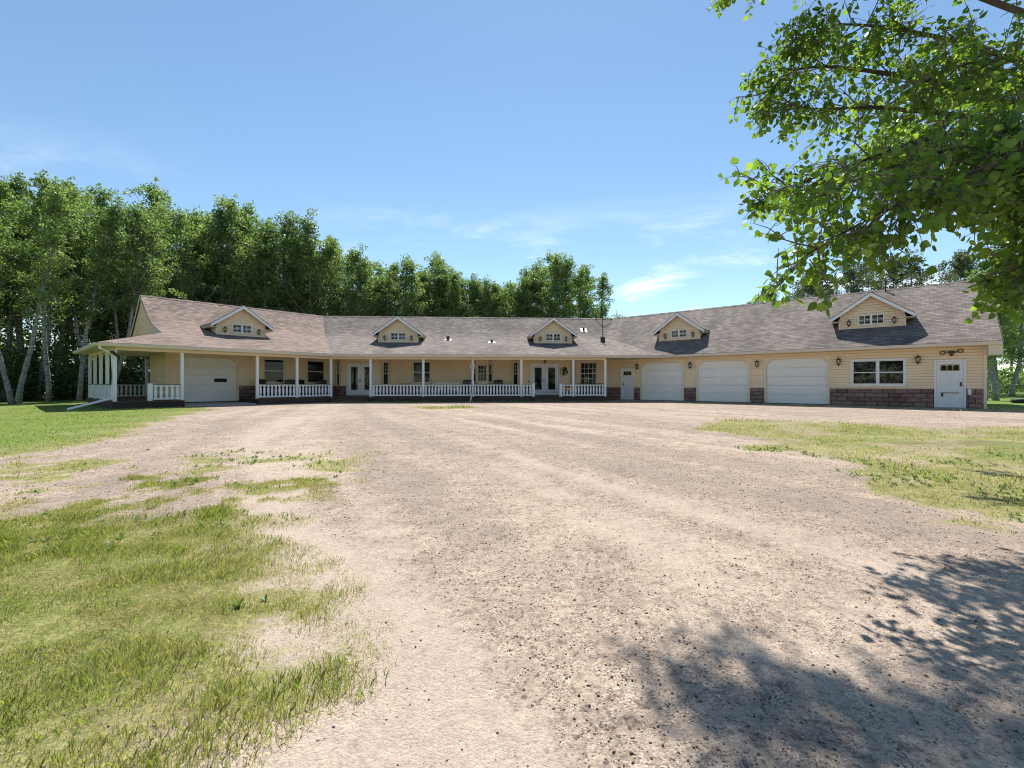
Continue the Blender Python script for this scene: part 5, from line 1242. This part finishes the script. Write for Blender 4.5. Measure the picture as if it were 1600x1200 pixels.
# ------------------------------------------------------------------ grass, weeds and loose stones
def blades(name, n, xr, yr, hr, wd, seed, label, thr=.30, dryp=.25, power=1.0, mats=('grass_green', 'grass_dry'), far=1.0, lie=0.0):
    rng = np.random.default_rng(seed); x = rng.uniform(*xr, n); y = yr[0] + (yr[1] - yr[0]) * rng.uniform(0, 1, n) ** far
    g, _, so, _ = cover(x, y); tuft = fbm(x * 5.5, y * 5.5, seed + 3, 3); patch = fbm(x * .8, y * .8, seed + 9, 3)
    keep = (rng.random(n) < np.clip((g - thr) / (.75 - thr), 0, 1) ** power * np.clip((tuft - .12) * 2.2, .42, 1)) & (so < .35)
    x, y, tuft, patch, g = x[keep], y[keep], tuft[keep], patch[keep], g[keep]; n = len(x); z = ground_z(x, y) - .004
    h = rng.uniform(*hr, n) * (.55 + .8 * np.clip((tuft - .3) * 2.2, 0, 1)) * (.6 + .9 * np.clip((patch - .38) * 2.6, 0, 1)); az = rng.uniform(0, 6.28, n); ln = rng.uniform(.1, .75, n) * h + lie * rng.uniform(.4, 1.2, n)
    w_ = wd * rng.uniform(.6, 1.3, n); dx, dy = np.cos(az), np.sin(az); a2 = az + rng.uniform(-1.2, 1.2, n) + 1.57; px, py = np.cos(a2) * w_, np.sin(a2) * w_
    Z0 = np.zeros(n)
    V = np.stack([np.stack([x - px, y - py, z], 1), np.stack([x + px, y + py, z], 1), np.stack([x + px * .7 + dx * ln * .35, y + py * .7 + dy * ln * .35, z + h * .6], 1),
                  np.stack([x + dx * ln, y + dy * ln, z + h], 1), np.stack([x - px * .7 + dx * ln * .35, y - py * .7 + dy * ln * .35, z + h * .6], 1)], 1)
    dry = rng.random(n) < dryp * (1.6 * (1 - np.clip((patch - .25) * 2, 0, 1)) + .25)
    for msk, mt, nm in ((~dry, mats[0], name), (dry, mats[1], name)):
        if msk.sum() == 0: continue
        o = link(nm, islands(nm, V[msk], [(0, 1, 2, 3, 4)], mt)); tag(o, ('green ' if mt == mats[0] else 'straw coloured dry ') + label, 'grass', kind='stuff')
    return n
c1 = blades('grass', 560000, (-4.4, .4), (.9, 5.2), (.008, .048), .0012, 1, 'grass of the near lawn beside the gravel', .14, .22, 1.0, far=1.15)
c2 = blades('grass', 150000, (-22, -1.2), (3.6, 25), (.02, .05), .0042, 2, 'grass of the lawn before the side porch', .2, .10, 1.0, far=1.7)
c3 = blades('grass', 150000, (3.0, 24), (2.2, 18), (.02, .06), .004, 3, 'grass of the patchy lawn before the garage wing', .25, .42, 1.0, far=1.5)
c4 = blades('grass', 40000, (-12, 8), (18, 28), (.04, .10), .008, 4, 'grass along the foot of the porch', .25, .35)
blades('thatch', 330000, (-4.6, .5), (.9, 5.4), (.003, .014), .0011, 6, 'thatch lying between the blades of the near lawn', .08, .95, .8, far=1.15, lie=.035)
blades('thatch', 90000, (3.0, 20), (2.2, 16), (.004, .016), .003, 7, 'thatch lying in the patchy lawn before the garage wing', .12, .9, .8, far=1.5, lie=.05)
c5 = blades('grass', 60000, (4, 22), (13, 31), (.03, .10), .007, 8, 'grass along the foot of the garage wing', .2, .5)
print('blades', c1, c2, c3, c4)
def weeds():
    rng = np.random.default_rng(12); pts = []
    for _ in range(9000):
        x, y = (rng.uniform(3.2, 8), rng.uniform(2.6, 8)) if rng.random() < .6 else (rng.uniform(-6, -.8), rng.uniform(1.2, 7.5)); pts.append((x, y))
    pts = np.array(pts); g, _, _, _ = cover(pts[:, 0], pts[:, 1]); cl = vnoise(pts[:, 0] * 1.6, pts[:, 1] * 1.6, 5)
    k = (g > .18) & (cl > .58) & (pts[:, 1] > 2.1) & (rng.random(len(pts)) < .5); pts = pts[k][:1100]; C = []; A = []; S_ = []; T = []
    for x, y in pts:
        n = rng.integers(5, 11); r0 = rng.uniform(.012, .036); a0 = rng.uniform(0, 6.28)
        for i in range(n): C.append((x, y)); A.append(a0 + i * 2.4 + rng.uniform(-.3, .3)); S_.append(r0 * rng.uniform(.6, 1.2)); T.append(rng.uniform(.25, 1.1))
    C = np.array(C); A = np.array(A); S_ = np.array(S_)[:, None]; T = np.array(T); z = ground_z(C[:, 0], C[:, 1])
    P = np.stack([C[:, 0], C[:, 1], z], 1); d = np.stack([np.cos(A) * np.cos(T), np.sin(A) * np.cos(T), np.sin(T)], 1); s = np.stack([-np.sin(A), np.cos(A), 0 * A], 1); u = np.cross(s, d)
    V = np.stack([P, P + d * S_ * .5 + s * S_ * .22, P + d * S_ * .95 + s * S_ * .2 + u * S_ * .05, P + d * S_ * 1.25, P + d * S_ * .95 - s * S_ * .2 + u * S_ * .05, P + d * S_ * .5 - s * S_ * .22], 1)
    tag(link('weeds', islands('weeds', V, [(0, 1, 2, 3, 4, 5)], 'weed')), 'low broad-leaved weeds at the gravel edges', 'weeds', kind='stuff')
weeds()
def pebbles():
    rng = np.random.default_rng(31); n = 90000; y = 1.0 + 13 * rng.uniform(0, 1, n) ** 2.0; x = rng.uniform(-1.25, 1.25, n) * (y + .6)
    g, tr, _, _ = cover(x, y); k = (rng.random(n) < np.clip(1.1 - g * 1.3, .05, 1)) & (rng.random(n) < np.clip(1.25 - tr * 1.25, .12, 1)); x, y = x[k], y[k]; n = len(x); z = ground_z(x, y)
    s = .0020 + .0080 * rng.uniform(0, 1, n) ** 4.0; s *= np.clip(.6 + y * .07, .7, 1.25); az = rng.uniform(0, 6.28, n)
    ax = rng.uniform(.75, 1.35, n); ca, sa = np.cos(az), np.sin(az); V = np.zeros((n, 6, 3)); J = lambda: rng.uniform(.75, 1.2, n)
    for i, (u, v, w_) in enumerate(((1, 0, 0), (0, 1, 0), (-1, 0, 0), (0, -1, 0), (.2, .1, .75), (0, 0, -.7))):
        j = J(); U, Vv = u * ax * j, v / ax * j; V[:, i, 0] = x + s * (U * ca - Vv * sa); V[:, i, 1] = y + s * (U * sa + Vv * ca); V[:, i, 2] = z + s * (w_ * j + .22)
    tag(link('gravel', islands('gravel', V, [(0, 1, 4), (1, 2, 4), (2, 3, 4), (3, 0, 4), (1, 0, 5), (2, 1, 5), (3, 2, 5), (0, 3, 5)], 'pebble')), 'loose stones scattered over the gravel yard', 'gravel', kind='stuff')
pebbles()
